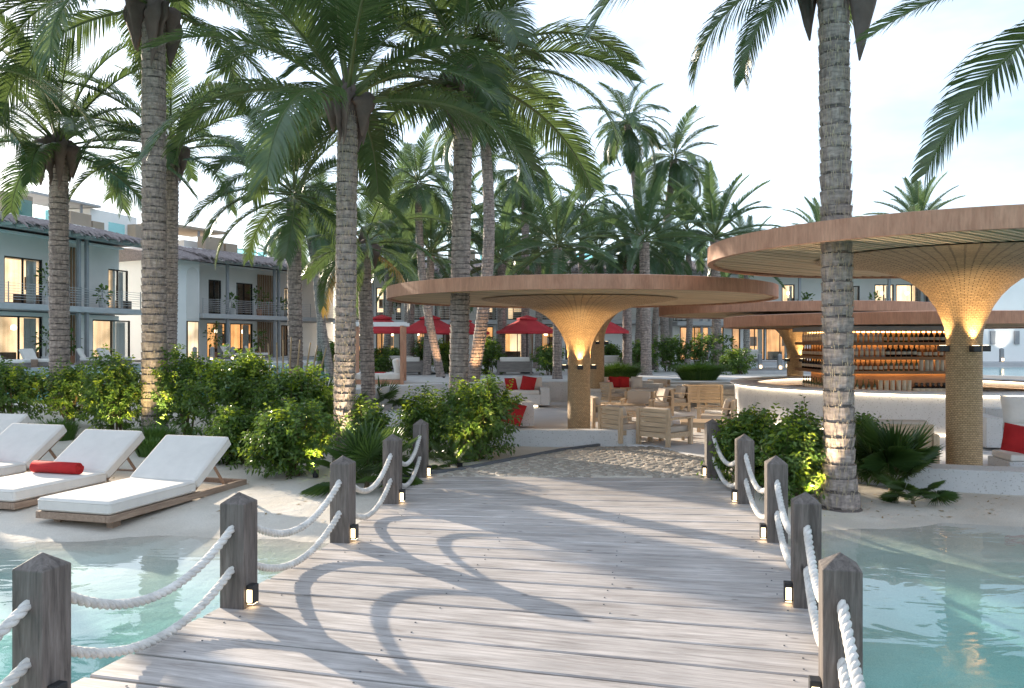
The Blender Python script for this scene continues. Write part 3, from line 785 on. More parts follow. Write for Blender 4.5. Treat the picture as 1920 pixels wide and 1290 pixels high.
def sheath_mesh(L, seed, wid=.19):
    r_ = random.Random(seed); q = MB(); path = []; N = 9
    for i in range(N + 1):
        t = i / N
        path.append((.02 + .22 * math.sin(min(1, t * 1.9) * 1.5) * (1 - .35 * t), r_.uniform(-.02, .02), .30 * math.sin(t * 2.2) - L * t ** 1.25))
    rad = [wid * (.55 + 1.1 * math.sin(min(1, .15 + t / N * .95) * PI) * .75) * (1 - .45 * t / N) for t in range(N + 1)]; rad[-1] = .012
    q.tube(path, rad, 8, flat=.28, up=(1, 0, 0))
    return q
SHEATH = [mesh_of(sheath_mesh(.95 + .12 * i, 50 + i), 'leaf_sheath', [T['sheath']], True) for i in range(4)]

def trunk(t, path, rad, ring=.13, n=14, mat='trunk', lip=.055, seed=0, flare=1.45, fl_h=.55, fibre=0):
    """ringed trunk along a path from base to crown, local to the palm"""
    r_ = random.Random(seed); path = [Vector(p) for p in path]
    cum = [0]
    for a, b in zip(path, path[1:]): cum.append(cum[-1] + (b - a).length)
    def at(s):
        for i in range(len(path) - 1):
            if s <= cum[i + 1] or i == len(path) - 2: return path[i].lerp(path[i + 1], (s - cum[i]) / (cum[i + 1] - cum[i]))
    L = cum[-1]; rows = []; s = 0
    while s < L:
        h = ring * r_.uniform(.7, 1.3); e = min(L, s + h)
        for (u, k) in ((0.02, .94), (.16, 1.0), (.93, 1 + lip * r_.uniform(.9, 1.9))):
            ss = s + (e - s) * u; base = rad[0] + (rad[1] - rad[0]) * ss / L
            base *= 1 + (flare - 1) * max(0, 1 - ss / fl_h) ** 2
            rows.append((at(ss), base * k, r_.uniform(-.012, .012) if u > .5 else 0))
        s = e
    q = MB(); vs = []
    for j, (c, rr, tl) in enumerate(rows):
        for i in range(n):
            a = 2 * PI * i / n + .15 * math.sin(j * .7)
            k = 1 + .035 * noise.noise(Vector((math.cos(a) * 1.5, math.sin(a) * 1.5, c.z * 3 + seed)))
            vs.append((c.x + math.cos(a) * rr * k, c.y + math.sin(a) * rr * k, c.z + tl * math.sin(a + j)))
    m = len(rows)
    q.add(vs, [(j * n + i, j * n + (i + 1) % n, (j + 1) * n + (i + 1) % n, (j + 1) * n + i) for j in range(m - 1) for i in range(n)] + [tuple((m - 1) * n + i for i in range(n))])
    q.m = [1 if (f[0] // n) % 3 == 2 or ((f[0] // n) % 3 == 0 and r_.random() < .25) else 0 for f in q.f]
    tr = q.build('trunk', [T[mat], T['scar']], t, smooth=False)
    if fibre:
        f = MB()
        for _ in range(fibre):
            j = r_.randrange(2, m - 1); 
            if j % 3 != 2: j = j - j % 3 + 2
            j = min(j, m - 1)
            c, rr, _t = rows[j]; a = r_.uniform(0, 2 * PI); o = Vector((math.cos(a), math.sin(a), 0)); w_ = Vector((-o.y, o.x, 0)) * .0065
            b = c + o * rr * .97; b.z += r_.uniform(-.02, .03)
            if r_.random() < .72:
                b.z += r_.uniform(-.1, .1)
                tip = b + o * r_.uniform(.0, .016) + Vector((0, 0, -r_.uniform(.05, .14))) + w_ * r_.uniform(-2, 2)
                b = b + o * .012
            else: tip = b + o * r_.uniform(.02, .065) + Vector((r_.uniform(-.02, .02), r_.uniform(-.02, .02), r_.uniform(-.02, .09)))
            f.add([tuple(b - w_), tuple(b + w_), tuple(tip)], [(0, 1, 2)])
        f.build('bark_fibre', T['fibre'], tr, kind='stuff')
    return tr
def palm(label, base, top, rad, kind='near', nf=20, scale=1.0, sheaths=0, seed=0, bow=0.0, emin=-38, emax=80, fibre=0, dry=0, group=None, ring=.13, extra=(), az0=None, skip=(), flare=1.45, fl_h=.55):
    t = thing('palm_tree', label, 'palm tree', base, 0, group)
    r_ = random.Random(seed); b = Vector(base); d = Vector(top) - b
    path = []
    for i in range(13):
        u = i / 12; path.append(Vector((d.x * u + bow * math.sin(PI * u), d.y * u, d.z * u)))
    path[0].z -= .15
    trunk(t, path, rad, ring, 16 if kind == 'near' else 10, seed=seed, fibre=fibre, flare=flare, fl_h=fl_h)
    tp = Vector((d.x, d.y, d.z)); rt = rad[1]
    if sheaths:
        q = MB(); q.lathe([(rt * .95, -.25), (rt * 1.15, .05), (rt * .9, .35), (rt * .35, .7), (0, .75)], 12); q.build('crown_shaft', T['sheath'], t, smooth=True, loc=tp)
    for i in range(sheaths):
        a = 2 * PI * i / sheaths + r_.uniform(-.3, .3); z = r_.uniform(-.2, .3)
        sc = rt / .2 * r_.uniform(.8, 1.15)
        part('leaf_sheath', SHEATH[i % 4], t, tp + Vector((math.cos(a) * rt * .9, math.sin(a) * rt * .9, z)), (0, 0, a), (sc, sc, sc))
    az = r_.uniform(0, 6.28) if az0 is None else az0
    ms = FM[kind]
    for i in range(nf):
        u = (i + .5) / nf
        el = R(emax + (emin - emax) * u ** .85) + r_.uniform(-.10, .10); az += 2.39996 + r_.uniform(-.15, .15)
        if el > .9: me = ms[3 % len(ms)] if kind != 'stiff' else ms[0]
        elif el > .2: me = ms[r_.choice([0, 1, 3]) % len(ms)]
        else: me = ms[r_.choice([0, 0, 1]) % len(ms)]
        if dry and i >= nf - dry: me = FM['dry'][0]
        if i in skip: continue
        s_ = scale * r_.uniform(.86, 1.08)
        part('frond', me, t, tp + Vector((math.cos(az) * rt * .4, math.sin(az) * rt * .4, .35 * scale * (1 - u) + .05)), Matrix3(az, el, r_.uniform(-.35, .35)), (s_, s_, s_))
    for (azd, eld, k, s_, roll) in extra:
        part('frond', ms[k], t, tp + Vector((0, 0, .2)), Matrix3(R(azd), R(eld), roll), (s_, s_, s_))
    return t
def Matrix3(az, el, roll):
    return (Matrix.Rotation(az, 3, 'Z') @ Matrix.Rotation(-el, 3, 'Y') @ Matrix.Rotation(roll, 3, 'X')).to_euler()
def W(px, py, Y): return (XY(px, Y), Y, ZH(py, Y))
def gz(x, y): return ground_z(x, y)
def B(px, Y):
    x = XY(px, Y); return (x, Y, ground_z(x, Y))
NEARG = 'palms with ringed trunks near the beach'
palm('tall palm at far left, in front of the villa balcony', B(112, 24), W(110, 285, 24), (.27, .25), nf=23, scale=1.06, ring=.17, sheaths=8, seed=3, group=NEARG, emin=-6)
palm('thick fibrous palm standing behind the right sun lounger backs', B(290, 19.6), W(288, 20, 19.6), (.285, .255), nf=26, scale=1.32, ring=.19, sheaths=9, seed=9, fibre=1700, group=NEARG, emin=-8)
palm('slimmer grey palm just behind the thick fibrous one on the left', B(316, 25.5), W(322, 290, 25.5), (.23, .21), nf=21, scale=1.0, sheaths=7, seed=14, group=NEARG, emin=-8)
palm('palm with golden bark fibre rising left of the boardwalk shrubs', B(645, 14.9), W(652, 205, 14.9), (.185, .175), nf=24, scale=1.12, sheaths=9, seed=22, fibre=2200, group=NEARG, emin=-2)
palm('dark trunked palm crossing the left part of the middle canopy rim', B(858, 17.6), W(870, 150, 17.6), (.205, .19), nf=25, scale=1.22, sheaths=8, seed=33, group=NEARG, emin=-2)
palm('big palm with flared foot at right, crossing the large canopy', B(1575, 11.8), W(1562, -55, 11.8), (.205, .20), nf=10, scale=1.0, ring=.19, sheaths=8, seed=41, fibre=3000, flare=1.62, fl_h=1.0, group=NEARG, emin=32,
     extra=((182, 14, 1, 1.15, .1), (178, -14, 1, .78, -.7), (196, -30, 0, .66, -.4)    ))
palm('palm beyond the right frame edge with fronds hanging over the big canopy', (8.0, 10.5, gz(8.0, 10.5)), (7.4, 10.4, 6.5), (.2, .19), nf=5, scale=.92, seed=52, emin=45, emax=70, group=NEARG,
     extra=((172, 22, 3, .74, -.35), (184, 4, 3, .84, -.5), (181, -34, 3, .90, -.5)))
MIDG = 'palms standing in the middle distance'
palm('straight grey palm left of the golden fibre palm, over the dry canes', B(556, 22), W(550, 375, 22), (.19, .175), nf=22, scale=.85, seed=61, group=MIDG, emin=-28)
palm('leaning thin palm, left one of the crossing pair by the white villa', B(600, 40), W(574, 420, 40), (.19, .15), 'far', 25, 0.8, seed=62, group=MIDG, bow=.3)
palm('leaning thin palm, right one of the crossing pair by the white villa', B(622, 38), W(590, 425, 38), (.2, .16), 'far', 25, 0.8, seed=63, group=MIDG, bow=-.2)
palm('grey palm close behind the golden fibre palm, by the daybed', B(692, 25), W(682, 470, 25), (.21, .20), nf=20, scale=.74, sheaths=5, seed=64, dry=2, group=MIDG, emin=-35)
palm('tall curved palm rising just right of the dark trunked palm', B(885, 33), W(905, 215, 33), (.26, .2), 'far', 29, 0.92, seed=65, group=MIDG, bow=.45)
palm('slender palm leaning over the red umbrella with uplit foot', B(828, 38), W(784, 350, 38), (.2, .16), 'far', 27, 0.85, seed=66, group=MIDG, bow=-.3)
palm('coconut palm with shaggy brown skirt above the middle canopy', B(985, 46), W(985, 325, 46), (.24, .19), 'far', 29, 0.85, seed=67, group=MIDG, emin=-55, dry=0)
palm('tallest coconut palm against the sky, left of the bushy one', B(1196, 52), W(1177, 235, 52), (.3, .22), 'far', 29, 0.9, seed=68, group=MIDG, emin=-60, bow=.5)
palm('bushy windswept coconut palm against the sky, right of the tallest', B(1250, 54), W(1264, 300, 54), (.3, .22), 'far', 31, 0.95, seed=69, group=MIDG, emin=-55, bow=-.4)
palm('feathery palm with upright fronds right of the middle canopy sky gap', B(1346, 44), W(1340, 450, 44), (.26, .24), 'stiff', 27, 1.08, seed=70, group=MIDG, emin=-15, emax=82)
palm('feathery palm rising behind the centre of the middle canopy', B(1212, 40), W(1208, 455, 40), (.26, .24), 'stiff', 27, 0.9, seed=71, group=MIDG, emin=-20, emax=80)
palm('dark trunked feathery palm behind the column of the middle canopy', B(1176, 41), W(1176, 470, 43), (.24, .22), 'far', 25, 0.85, seed=72, group=MIDG, emin=-30)
palm('leafy palm whose crown fills the gap above the canopy centre', B(1045, 36), W(1045, 465, 36), (.2, .18), 'stiff', 27, 0.9, seed=73, group=MIDG, emin=-30, emax=80)
palm('low bright palm left above the middle canopy rim', B(800, 40), W(808, 480, 40), (.2, .18), 'stiff', 24, 0.85, seed=74, group=MIDG, emin=-25)
for (lab, px, Y, ty, kd, sc, sd, bw) in [('low crowned palm between the golden fibre palm and the umbrellas', 722, 46, 440, 'far', .95, 90, .2), ('palm crown directly behind the dark trunked palm', 862, 50, 420, 'far', 1.0, 91, -.2),
    ('dense palm crown just above the left half of the middle canopy', 940, 42, 495, 'stiff', .9, 92, 0), ('dense green palm crown left of the upright feathery one', 1005, 50, 455, 'far', 1.0, 93, .2), ('palm crown between the shaggy coconut palm and the tallest one', 1095, 54, 395, 'far', 1.05, 94, -.2),
    ('low dense palm crown right above the canopy column', 1122, 46, 475, 'stiff', .9, 95, 0), ('palm crown under the bushy windswept coconut palm', 1288, 54, 440, 'far', 1.05, 96, .2), ('low palm crown beside the left tip of the big canopy', 1400, 52, 490, 'stiff', .9, 97, 0), ('palm crown behind the leaning pair of thin palms', 655, 52, 455, 'far', 1.0, 98, .2), ('low palm crown at the left tip of the middle canopy', 770, 44, 500, 'stiff', .8, 99, 0)]:
    palm(lab, B(px, Y), W(px, ty, Y), (.21, .18), kd, 24, sc, seed=sd, group=MIDG, emin=-35, bow=bw)
palm('thin palm far behind the umbrellas, left of the centre', B(760, 50), W(748, 380, 50), (.2, .16), 'far', 27, 0.95, seed=75, group=MIDG, bow=.3, emin=-50)
palm('thin dark palm in the gap left of the shaggy coconut palm', B(935, 56), W(945, 420, 56), (.2, .16), 'far', 27, 0.95, seed=76, group=MIDG, bow=.3)
palm('thin dark palm leaning between two canopies in front of lit villa', B(1228, 47), W(1246, 480, 47), (.2, .17), 'far', 25, 0.85, seed=77, group=MIDG, bow=-.2)
palm('short palm peeping over the big canopy rim at right', B(1720, 60), W(1722, 425, 60), (.2, .17), 'stiff', 23, 1.05, seed=78, group=MIDG, emin=10)
palm('short palm barely showing above the canopy left of the big right trunk', B(1535, 66), W(1540, 450, 66), (.2, .17), 'stiff', 21, 1.0, seed=79, group=MIDG, emin=10)
palm('palm behind the white villa roof at left', B(500, 75), W(520, 505, 75), (.25, .2), 'far', 25, 1.1, seed=80, group=MIDG, emin=0)
palm('big palm at the far left edge with fronds over the villa roof', (-14.5, 18.5, gz(-14.5, 18.5)), (-14.0, 18.5, 8.0), (.25, .23), nf=20, scale=1.35, seed=81, group=NEARG, emin=5)

# ------------------------------------------------------------------ shrubs
HG = 'hedge shrubs behind the sun loungers'
def shrub(label, base, w_, d_, h, n_shoot=150, leaf=.135, seed=0, young=.16, group='leafy shrubs', lpm=15, stems=7, low=.05, cat='shrub'):
    t = thing('shrub', label, cat, base, 0, group); r_ = random.Random(seed)
    nb = 6; w_ *= .80; d_ *= .80; h = max(.3, h - (-.12 if group == HG else .2))
    blobs = [(Vector((r_.uniform(-.28, .28) * w_, r_.uniform(-.28, .28) * d_, h * r_.uniform(.30, .66))), r_.uniform(.26, .42)) for _ in range(nb)]
    blobs.append((Vector((0, 0, h * .45)), .42))
    q = MB(); st = MB()
    def leaf_at(p, d, L, mi):
        side = d.cross(Vector((r_.uniform(-1, 1), r_.uniform(-1, 1), r_.uniform(-.3, 1.2))))
        if side.length < .05: side = Vector((1, 0, 0))
        side.normalize(); up = side.cross(d); wv = side * L * .24
        m = p + d * L * .48; e = p + d * L - Vector((0, 0, L * .14))
        q.add([tuple(p), tuple(m - wv + up * L * .06), tuple(e), tuple(m + wv + up * L * .06)], [(0, 1, 2), (0, 2, 3)], mi)
    for k in range(int(n_shoot * 1.5)):
        c, rr = r_.choice(blobs)
        v = Vector((r_.gauss(0, 1), r_.gauss(0, 1), r_.gauss(.25, 1))).normalized()
        p = c + Vector((v.x * rr * w_, v.y * rr * d_, v.z * rr * h)) * r_.uniform(.55, 1.02)
        if p.z < low * h: p.z = low * h + r_.uniform(0, .2) * h
        if p.z > h: p.z = h * r_.uniform(.86, 1.0)
        dirn = (v * .75 + Vector((r_.uniform(-.4, .4), r_.uniform(-.4, .4), r_.uniform(.2, .9)))).normalized()
        Ls = r_.uniform(.22, .42)
        yng = r_.random() < young * (1.7 if p.z > .65 * h else .5)
        for j in range(lpm):
            u = (j + r_.random()) / lpm; pos = p + dirn * Ls * u
            a = j * 2.4 + r_.uniform(-.4, .4)
            o1 = dirn.cross(Vector((0, 0, 1)));  o1 = o1.normalized() if o1.length > .05 else Vector((1, 0, 0)); o2 = dirn.cross(o1)
            out = (o1 * math.cos(a) + o2 * math.sin(a)) * 1.0 + dirn * r_.uniform(.15, .8) - Vector((0, 0, .12))
            leaf_at(pos, out.normalized(), leaf * r_.uniform(.65, 1.25) * (1 - .3 * u), 1 if (yng and u > .35) else 0)
        if k % 4 == 0: st.tube([p - dirn * .12, p + dirn * Ls], [.007, .003], 3)
    for k in range(stems):
        c, rr = blobs[k % len(blobs)]
        a = Vector((r_.uniform(-.12, .12) * w_, r_.uniform(-.12, .12) * d_, -.1)); st.tube([a, a.lerp(c, .5) + Vector((0, 0, .08 * h)), c + Vector((0, 0, .2 * h))], [.028, .02, .008], 5)
    q.build('foliage', [T['leaf'], T['young']], t); st.build('stems', T['stem'], t)
    return t
def S(label, px, Y, wpx, top, seed, dep=None, n=150, **k):
    x = XY(px, Y); z = gz(x, Y); w_ = wpx / F * Y; h = ZH(top, Y) - z
    return shrub(label, (x, Y, z), w_, dep or w_ * .85, h, n, seed=seed, **k)
HG = 'hedge shrubs behind the sun loungers'
S('dark leafy hedge shrub at the left frame edge', 20, 20.5, 150, 690, 1, n=230, group=HG)
S('hedge shrub around the foot of the far left palm', 125, 21.0, 130, 690, 2, n=210, group=HG)
S('warmly uplit hedge shrub left of the thick fibrous palm', 215, 19.5, 125, 678, 3, n=230, group=HG, young=.3)
S('bushy hedge shrub right of the thick fibrous palm', 352, 19.5, 110, 670, 4, n=220, group=HG, young=.25)
S('broad sunlit hedge shrub behind the nearest sun lounger', 440, 18.0, 170, 672, 5, n=300, group=HG, young=.25)
S('hedge shrub half hidden behind the foremost left shrub', 560, 17.0, 150, 705, 6, n=230, group=HG, young=.15)
S('dense foremost left shrub with yellow uplit leaves at its foot', 548, 13.9, 165, 738, 7, n=330, young=.14, leaf=.12)
S('dark low shrub left of the foremost left shrub, over the lounger head', 462, 15.2, 110, 758, 8, n=170, young=.10)
S('small leafy shrub right of the golden fibre palm', 692, 14.9, 80, 738, 9, n=90, leaf=.12, young=.1)
S('round lamplit shrub left of the lounge wall', 885, 15.9, 165, 698, 10, n=380, leaf=.12, young=.14)
S('lighter shrub leaning against the round lamplit one', 795, 16.3, 95, 725, 11, n=160, leaf=.12, young=.3)
S('sunlit leafy shrub behind the farthest right posts', 1415, 13.2, 130, 752, 12, n=270, leaf=.12, young=.3)
S('lush shrub between the right posts and the big palm', 1500, 12.1, 110, 765, 13, n=260, leaf=.12, young=.22)
S('dark shrub behind the foot of the big right palm', 1620, 13.6, 80, 772, 14, n=150, leaf=.12, young=.05)
BG = 'shrubs planted along the path behind the lounge'
for (lab, px, Y, wp, top, sd, yg) in [
    ('bush beside the daybed post, under the second umbrella', 805, 44, 70, 632, 20, .15), ('fresh green bush in front of the leaning thin palm', 838, 42, 50, 640, 21, .35),
    ('bush just right of the dark trunked palm', 915, 41, 60, 632, 22, .2), ('small bush under the right red umbrella pole', 1030, 40, 55, 640, 23, .25),
    ('tall bush behind the second column', 1148, 47, 60, 640, 24, .1), ('round bush left of the grey trunk by the path', 1200, 44, 70, 632, 25, .2),
    ('dark bush in front of the lit villa windows', 1250, 45, 70, 628, 26, .08), ('broad dark bush right of the lit villa windows', 1315, 44, 90, 622, 27, .08),
    ('pale leaved bush at the left end of the bar counter', 1385, 41, 75, 645, 28, .2), ('bush at the foot of the leaning pair of thin palms', 625, 40, 70, 630, 29, .2),
    ('bush under the first umbrella, left of the daybed', 705, 41, 60, 652, 30, .2), ('bush behind the daybed, below the first umbrella', 745, 46, 60, 648, 31, .15)]:
    S(lab, px, Y, wp, top, sd, n=130, leaf=.20, lpm=10, young=yg, group=BG)

# ------------------------------------------------------------------ fan palms
def fan_mesh(seed, ns=36, Rr=.60, droop=.35):
    r_ = random.Random(seed); q = MB()
    q.tube([(0, 0, 0), (.28, 0, .05), (.55, 0, .03)], [.014, .011, .008], 4, mi=1)
    hub = Vector((.55, 0, .03))
    for k in range(ns):
        a = R(-135 + 270 * (k + .5) / ns) + r_.uniform(-.03, .03)
        L = Rr * (1 - .28 * abs(a) / R(135)) * r_.uniform(.88, 1.08)
        d = Vector((math.cos(a), math.sin(a), .12)).normalized(); wv = Vector((-math.sin(a), math.cos(a), 0)) * .017
        m = hub + d * L * .5; e = hub + d * L - Vector((0, 0, droop * L * .5))
        m.z += .02 * (1 if k % 2 else -1)
        q.add([tuple(hub), tuple(m - wv), tuple(e), tuple(m + wv)], [(0, 1, 2), (0, 2, 3)])
    return q
FAN = [mesh_of(fan_mesh(i, droop=d), 'fan_leaf', [T['fan'], T['rachis']]) for i, d in enumerate((.15, .45, .8))]
def fan_palm(label, base, s_, n=15, seed=0, emin=-5, emax=82, cat='fan palm'):
    t = thing('fan_palm', label, cat, base, 0, 'low fan palms'); r_ = random.Random(seed); az = r_.uniform(0, 6)
    q = MB(); q.tube([(0, 0, -.1), (0, 0, .12 * s_)], [.06 * s_, .04 * s_], 7); q.build('stump', T['stem'], t)
    for i in range(n):
        u = (i + .5) / n; el = R(emax + (emin - emax) * u) + r_.uniform(-.1, .1); az += 2.4 + r_.uniform(-.2, .2)
        sc = s_ * r_.uniform(.8, 1.1)
        part('fan_leaf', FAN[r_.choice([0, 0, 1] if u < .7 else [1, 1, 2])], t, (0, 0, .08 * s_), Matrix3(az, el, r_.uniform(-.5, .5)), (sc, sc, sc))
    return t
fan_palm('fan palm beside the fourth left post', B(688, 12.9), .95, 18, 1)
fan_palm('fan palm right of the big right palm foot', B(1672, 12.75), .95, 20, 2, emin=22)
fan_palm('small fan palm leaning over the sand by the right low wall', B(1712, 12.0), .55, 8, 3, emin=0, emax=40)
fan_palm('fan palm among the dry canes behind the hedge', B(600, 20.5), 1.15, 18, 4)
fan_palm('fan palm behind the golden fibre palm, near the daybed', B(655, 22), .9, 14, 5)
fan_palm('fan palm at the foot of the round lamplit shrub', B(842, 14.8), .5, 10, 6, emax=60)
fan_palm('wide fan palm behind the head of the nearest sun lounger', B(440, 15.6), .8, 14, 7, emax=60)
fan_palm('pale fan palm by the grey palm next to the daybed', B(712, 27), .95, 12, 8)

def tuft(label, base, r0, h, n, seed, flop=.5, bl=.012, cat='grass clump', group='ornamental grass clumps'):
    t = thing('grass_clump', label, cat, base, 0, group); r_ = random.Random(seed); q = MB()
    for _ in range(n):
        a = r_.uniform(0, 2 * PI); rr = math.sqrt(r_.random()) 
        b = Vector((math.cos(a) * r0[0] * rr * .6, math.sin(a) * r0[1] * rr * .6, 0))
        L = h * r_.uniform(.6, 1.05); o = Vector((math.cos(a) * r0[0], math.sin(a) * r0[1], 0)) * rr * flop
        w_ = Vector((-math.sin(a), math.cos(a), 0)) * bl
        m = b + o * .4 + Vector((0, 0, L * .6)); e = b + o * 1.0 + Vector((0, 0, L * (1 - .45 * rr * flop)))
        q.add([tuple(b - w_), tuple(b + w_), tuple(m + w_ * .8), tuple(m - w_ * .8), tuple(e)], [(0, 1, 2, 3), (3, 2, 4)])
    q.build('blades', T['grass'], t)
    return t
tuft('grass clump behind the nearest sun lounger head', B(290, 17.0), (.6, .5), .62, 700, 1)
tuft('low grass tuft in front of the clump behind the sun loungers', B(285, 16.2), (.45, .4), .40, 500, 2)
tuft('low grass clump at the hedge foot by the far left palm', B(110, 19), (.6, .5), .6, 500, 3)
tuft('low mounded grass bed in front of the second column', (XY(1158, 33), 33, .55), (1.05, .8), .95, 2200, 4, bl=.016, flop=.7)
tuft('low mounded grass bed beside the steps', (XY(1310, 35), 35, .55), (1.2, .8), .90, 2400, 5, bl=.016, flop=.7)
cg = 'dry canes in the hedge'
for k, (px, py, lx) in enumerate([(490, 668, -10), (505, 662, -8), (520, 660, -4), (531, 655, 0), (545, 650, 4), (560, 655, 8), (578, 660, 14), (590, 666, 18), (605, 670, 22), (470, 675, -14)]):
    nth = ['second from the left', 'third from the left', 'fourth from the left', 'fifth from the left', 'fifth from the right', 'fourth from the right', 'third from the right', 'second from the right', 'rightmost', 'leftmost'][k]
    Y = 20.8; b = Vector(B(520 + (px - 520) * .6, Y)); e = Vector(W(px + lx * .3, py - 18, Y))
    q = MB(); q.tube([(0, 0, 0), tuple((e - b) * .5 + Vector((.02, 0, 0))), tuple(e - b)], [.03, .026, .018], 6)
    tag(q.build('dry_cane', T['cane'], loc=b), f'bare tan cane sticking out of the hedge, {nth} of the ten', 'cane', cg)
# small uplights hidden in the planting: fixture, lens and the lamp in it
def uplight(label, pos, aim, en, col=(1.0, .76, .30), ang=80):
    t = thing('ground_spotlight', label, 'ground light', pos)
    q = MB(); q.lathe([(0, -.05), (.05, -.05), (.055, .07), (.045, .07), (.04, .05), (0, .05)], 10); q.build('housing', T['dark'], t, smooth=False)
    q = MB(); q.lathe([(0, .054), (.039, .054)], 10); q.build('lens', T['lens'], t)
    ld = bpy.data.lights.new('spot', 'SPOT'); ld.energy = en; ld.color = col; ld.spot_size = R(ang); ld.spot_blend = .7; ld.shadow_soft_size = .04
    o = bpy.data.objects.new('spot', ld); COL.objects.link(o); o.parent = t; o.location = (0, 0, .10)
    o.rotation_euler = (-(Vector(aim) - Vector(pos))).to_track_quat('Z', 'Y').to_euler()
def UL(label, px, Y, apx, apy, aY, en, **k):
    x = XY(px, Y); p = (x, Y, gz(x, Y) + .06); uplight(label, p, W(apx, apy, aY), en, **k)
UL('small ground light in front of the foremost left shrub foot', 592, 13.65, 592, 770, 14.0, 80)
UL('small ground light at the foot of the golden fibre palm', 640, 14.3, 648, 600, 14.9, 160, col=(1.0, .80, .55), ang=60)
UL('small ground light under the round lamplit shrub', 862, 14.7, 872, 740, 15.6, 90)
UL('small ground light at the foot of the hedge by the thick palm', 225, 18.2, 225, 720, 19.2, 130)
UL('small ground light at the foot of the thick fibrous palm', 300, 18.7, 295, 500, 19.5, 200, col=(1.0, .80, .55), ang=50)
UL('small ground light in the shrub beside the big right palm', 1522, 11.75, 1522, 790, 12.2, 55)
UL('small ground light at the flared foot of the big right palm', 1530, 11.42, 1566, 600, 11.8, 130, col=(1.0, .80, .55), ang=60)
UL('small ground light at the hedge foot far left', 130, 19.6, 120, 730, 20.5, 90)
UL('small ground light at the foot of the leaning umbrella palm', 832, 37, 822, 560, 38, 160, col=(1.0, .6, .3))
UL('small ground light at the foot of the tall curved palm', 890, 32, 888, 560, 33, 160, col=(1.0, .6, .3))

# dropped leaves lying on the sand round the planting
lt = MB(); r_ = random.Random(77)
for k in range(420):
    px, Y = r_.choice([(r_.uniform(0, 660), r_.uniform(12.6, 17)), (r_.uniform(700, 960), r_.uniform(13.8, 16.4)), (r_.uniform(1540, 1900), r_.uniform(11.3, 12.6)), (r_.uniform(0, 640), r_.uniform(10.8, 13.5))])
    x = XY(px, Y); z = gz(x, Y) + .012
    if math.hypot(x - .6, 0) < 2.9 and Y < 13.7: continue
    a = r_.uniform(0, 6.28); L = r_.uniform(.018, .05); d_ = Vector((math.cos(a), math.sin(a), r_.uniform(-.1, .25))); w_ = Vector((-math.sin(a), math.cos(a), r_.uniform(-.2, .2))) * L * .28
    p = Vector((x, Y, z)); lt.add([tuple(p - d_ * L), tuple(p + w_), tuple(p + d_ * L), tuple(p - w_)], [(0, 1, 2), (0, 2, 3)])
lt.build('leaf_litter', T['dryfrond'], kind='stuff')
# ------------------------------------------------------------------ villas
def roommat(name, c0, c1, st):
    m, nt, b = mk(name); L = nt.links
    tc = nd(nt, 'ShaderNodeTexCoord')
    mp = nd(nt, 'ShaderNodeMapping'); mp.inputs['Scale'].default_value = (1, 1, .05); L.new(tc.outputs['Object'], mp.inputs['Vector'])
    n = nd(nt, 'ShaderNodeTexNoise', Scale=5.0, Detail=3.0); L.new(mp.outputs[0], n.inputs['Vector'])
    n2 = nd(nt, 'ShaderNodeTexNoise', Scale=.55, Detail=2.0); L.new(tc.outputs['Object'], n2.inputs['Vector'])
    r = ramp(nt, n.outputs['Fac'], c0, c1, .35, .65); r2 = ramp(nt, n2.outputs['Fac'], (.45, .45, .45), (1.25, 1.25, 1.25), .35, .65)
    mx = mixc(nt, 1.0, r.outputs['Color'], r2.outputs['Color'], 'MULTIPLY')
    L.new(mx.outputs['Result'], b.inputs['Base Color']); L.new(mx.outputs['Result'], b.inputs['Emission Color']); b.inputs['Emission Strength'].default_value = st
    return m
T['warmroom'] = roommat('lit_room', (.62, .29, .10), (.95, .50, .20), .62)
T['warmroom2'] = roommat('lit_room_soft', (.80, .56, .33), (.95, .72, .46), .72)

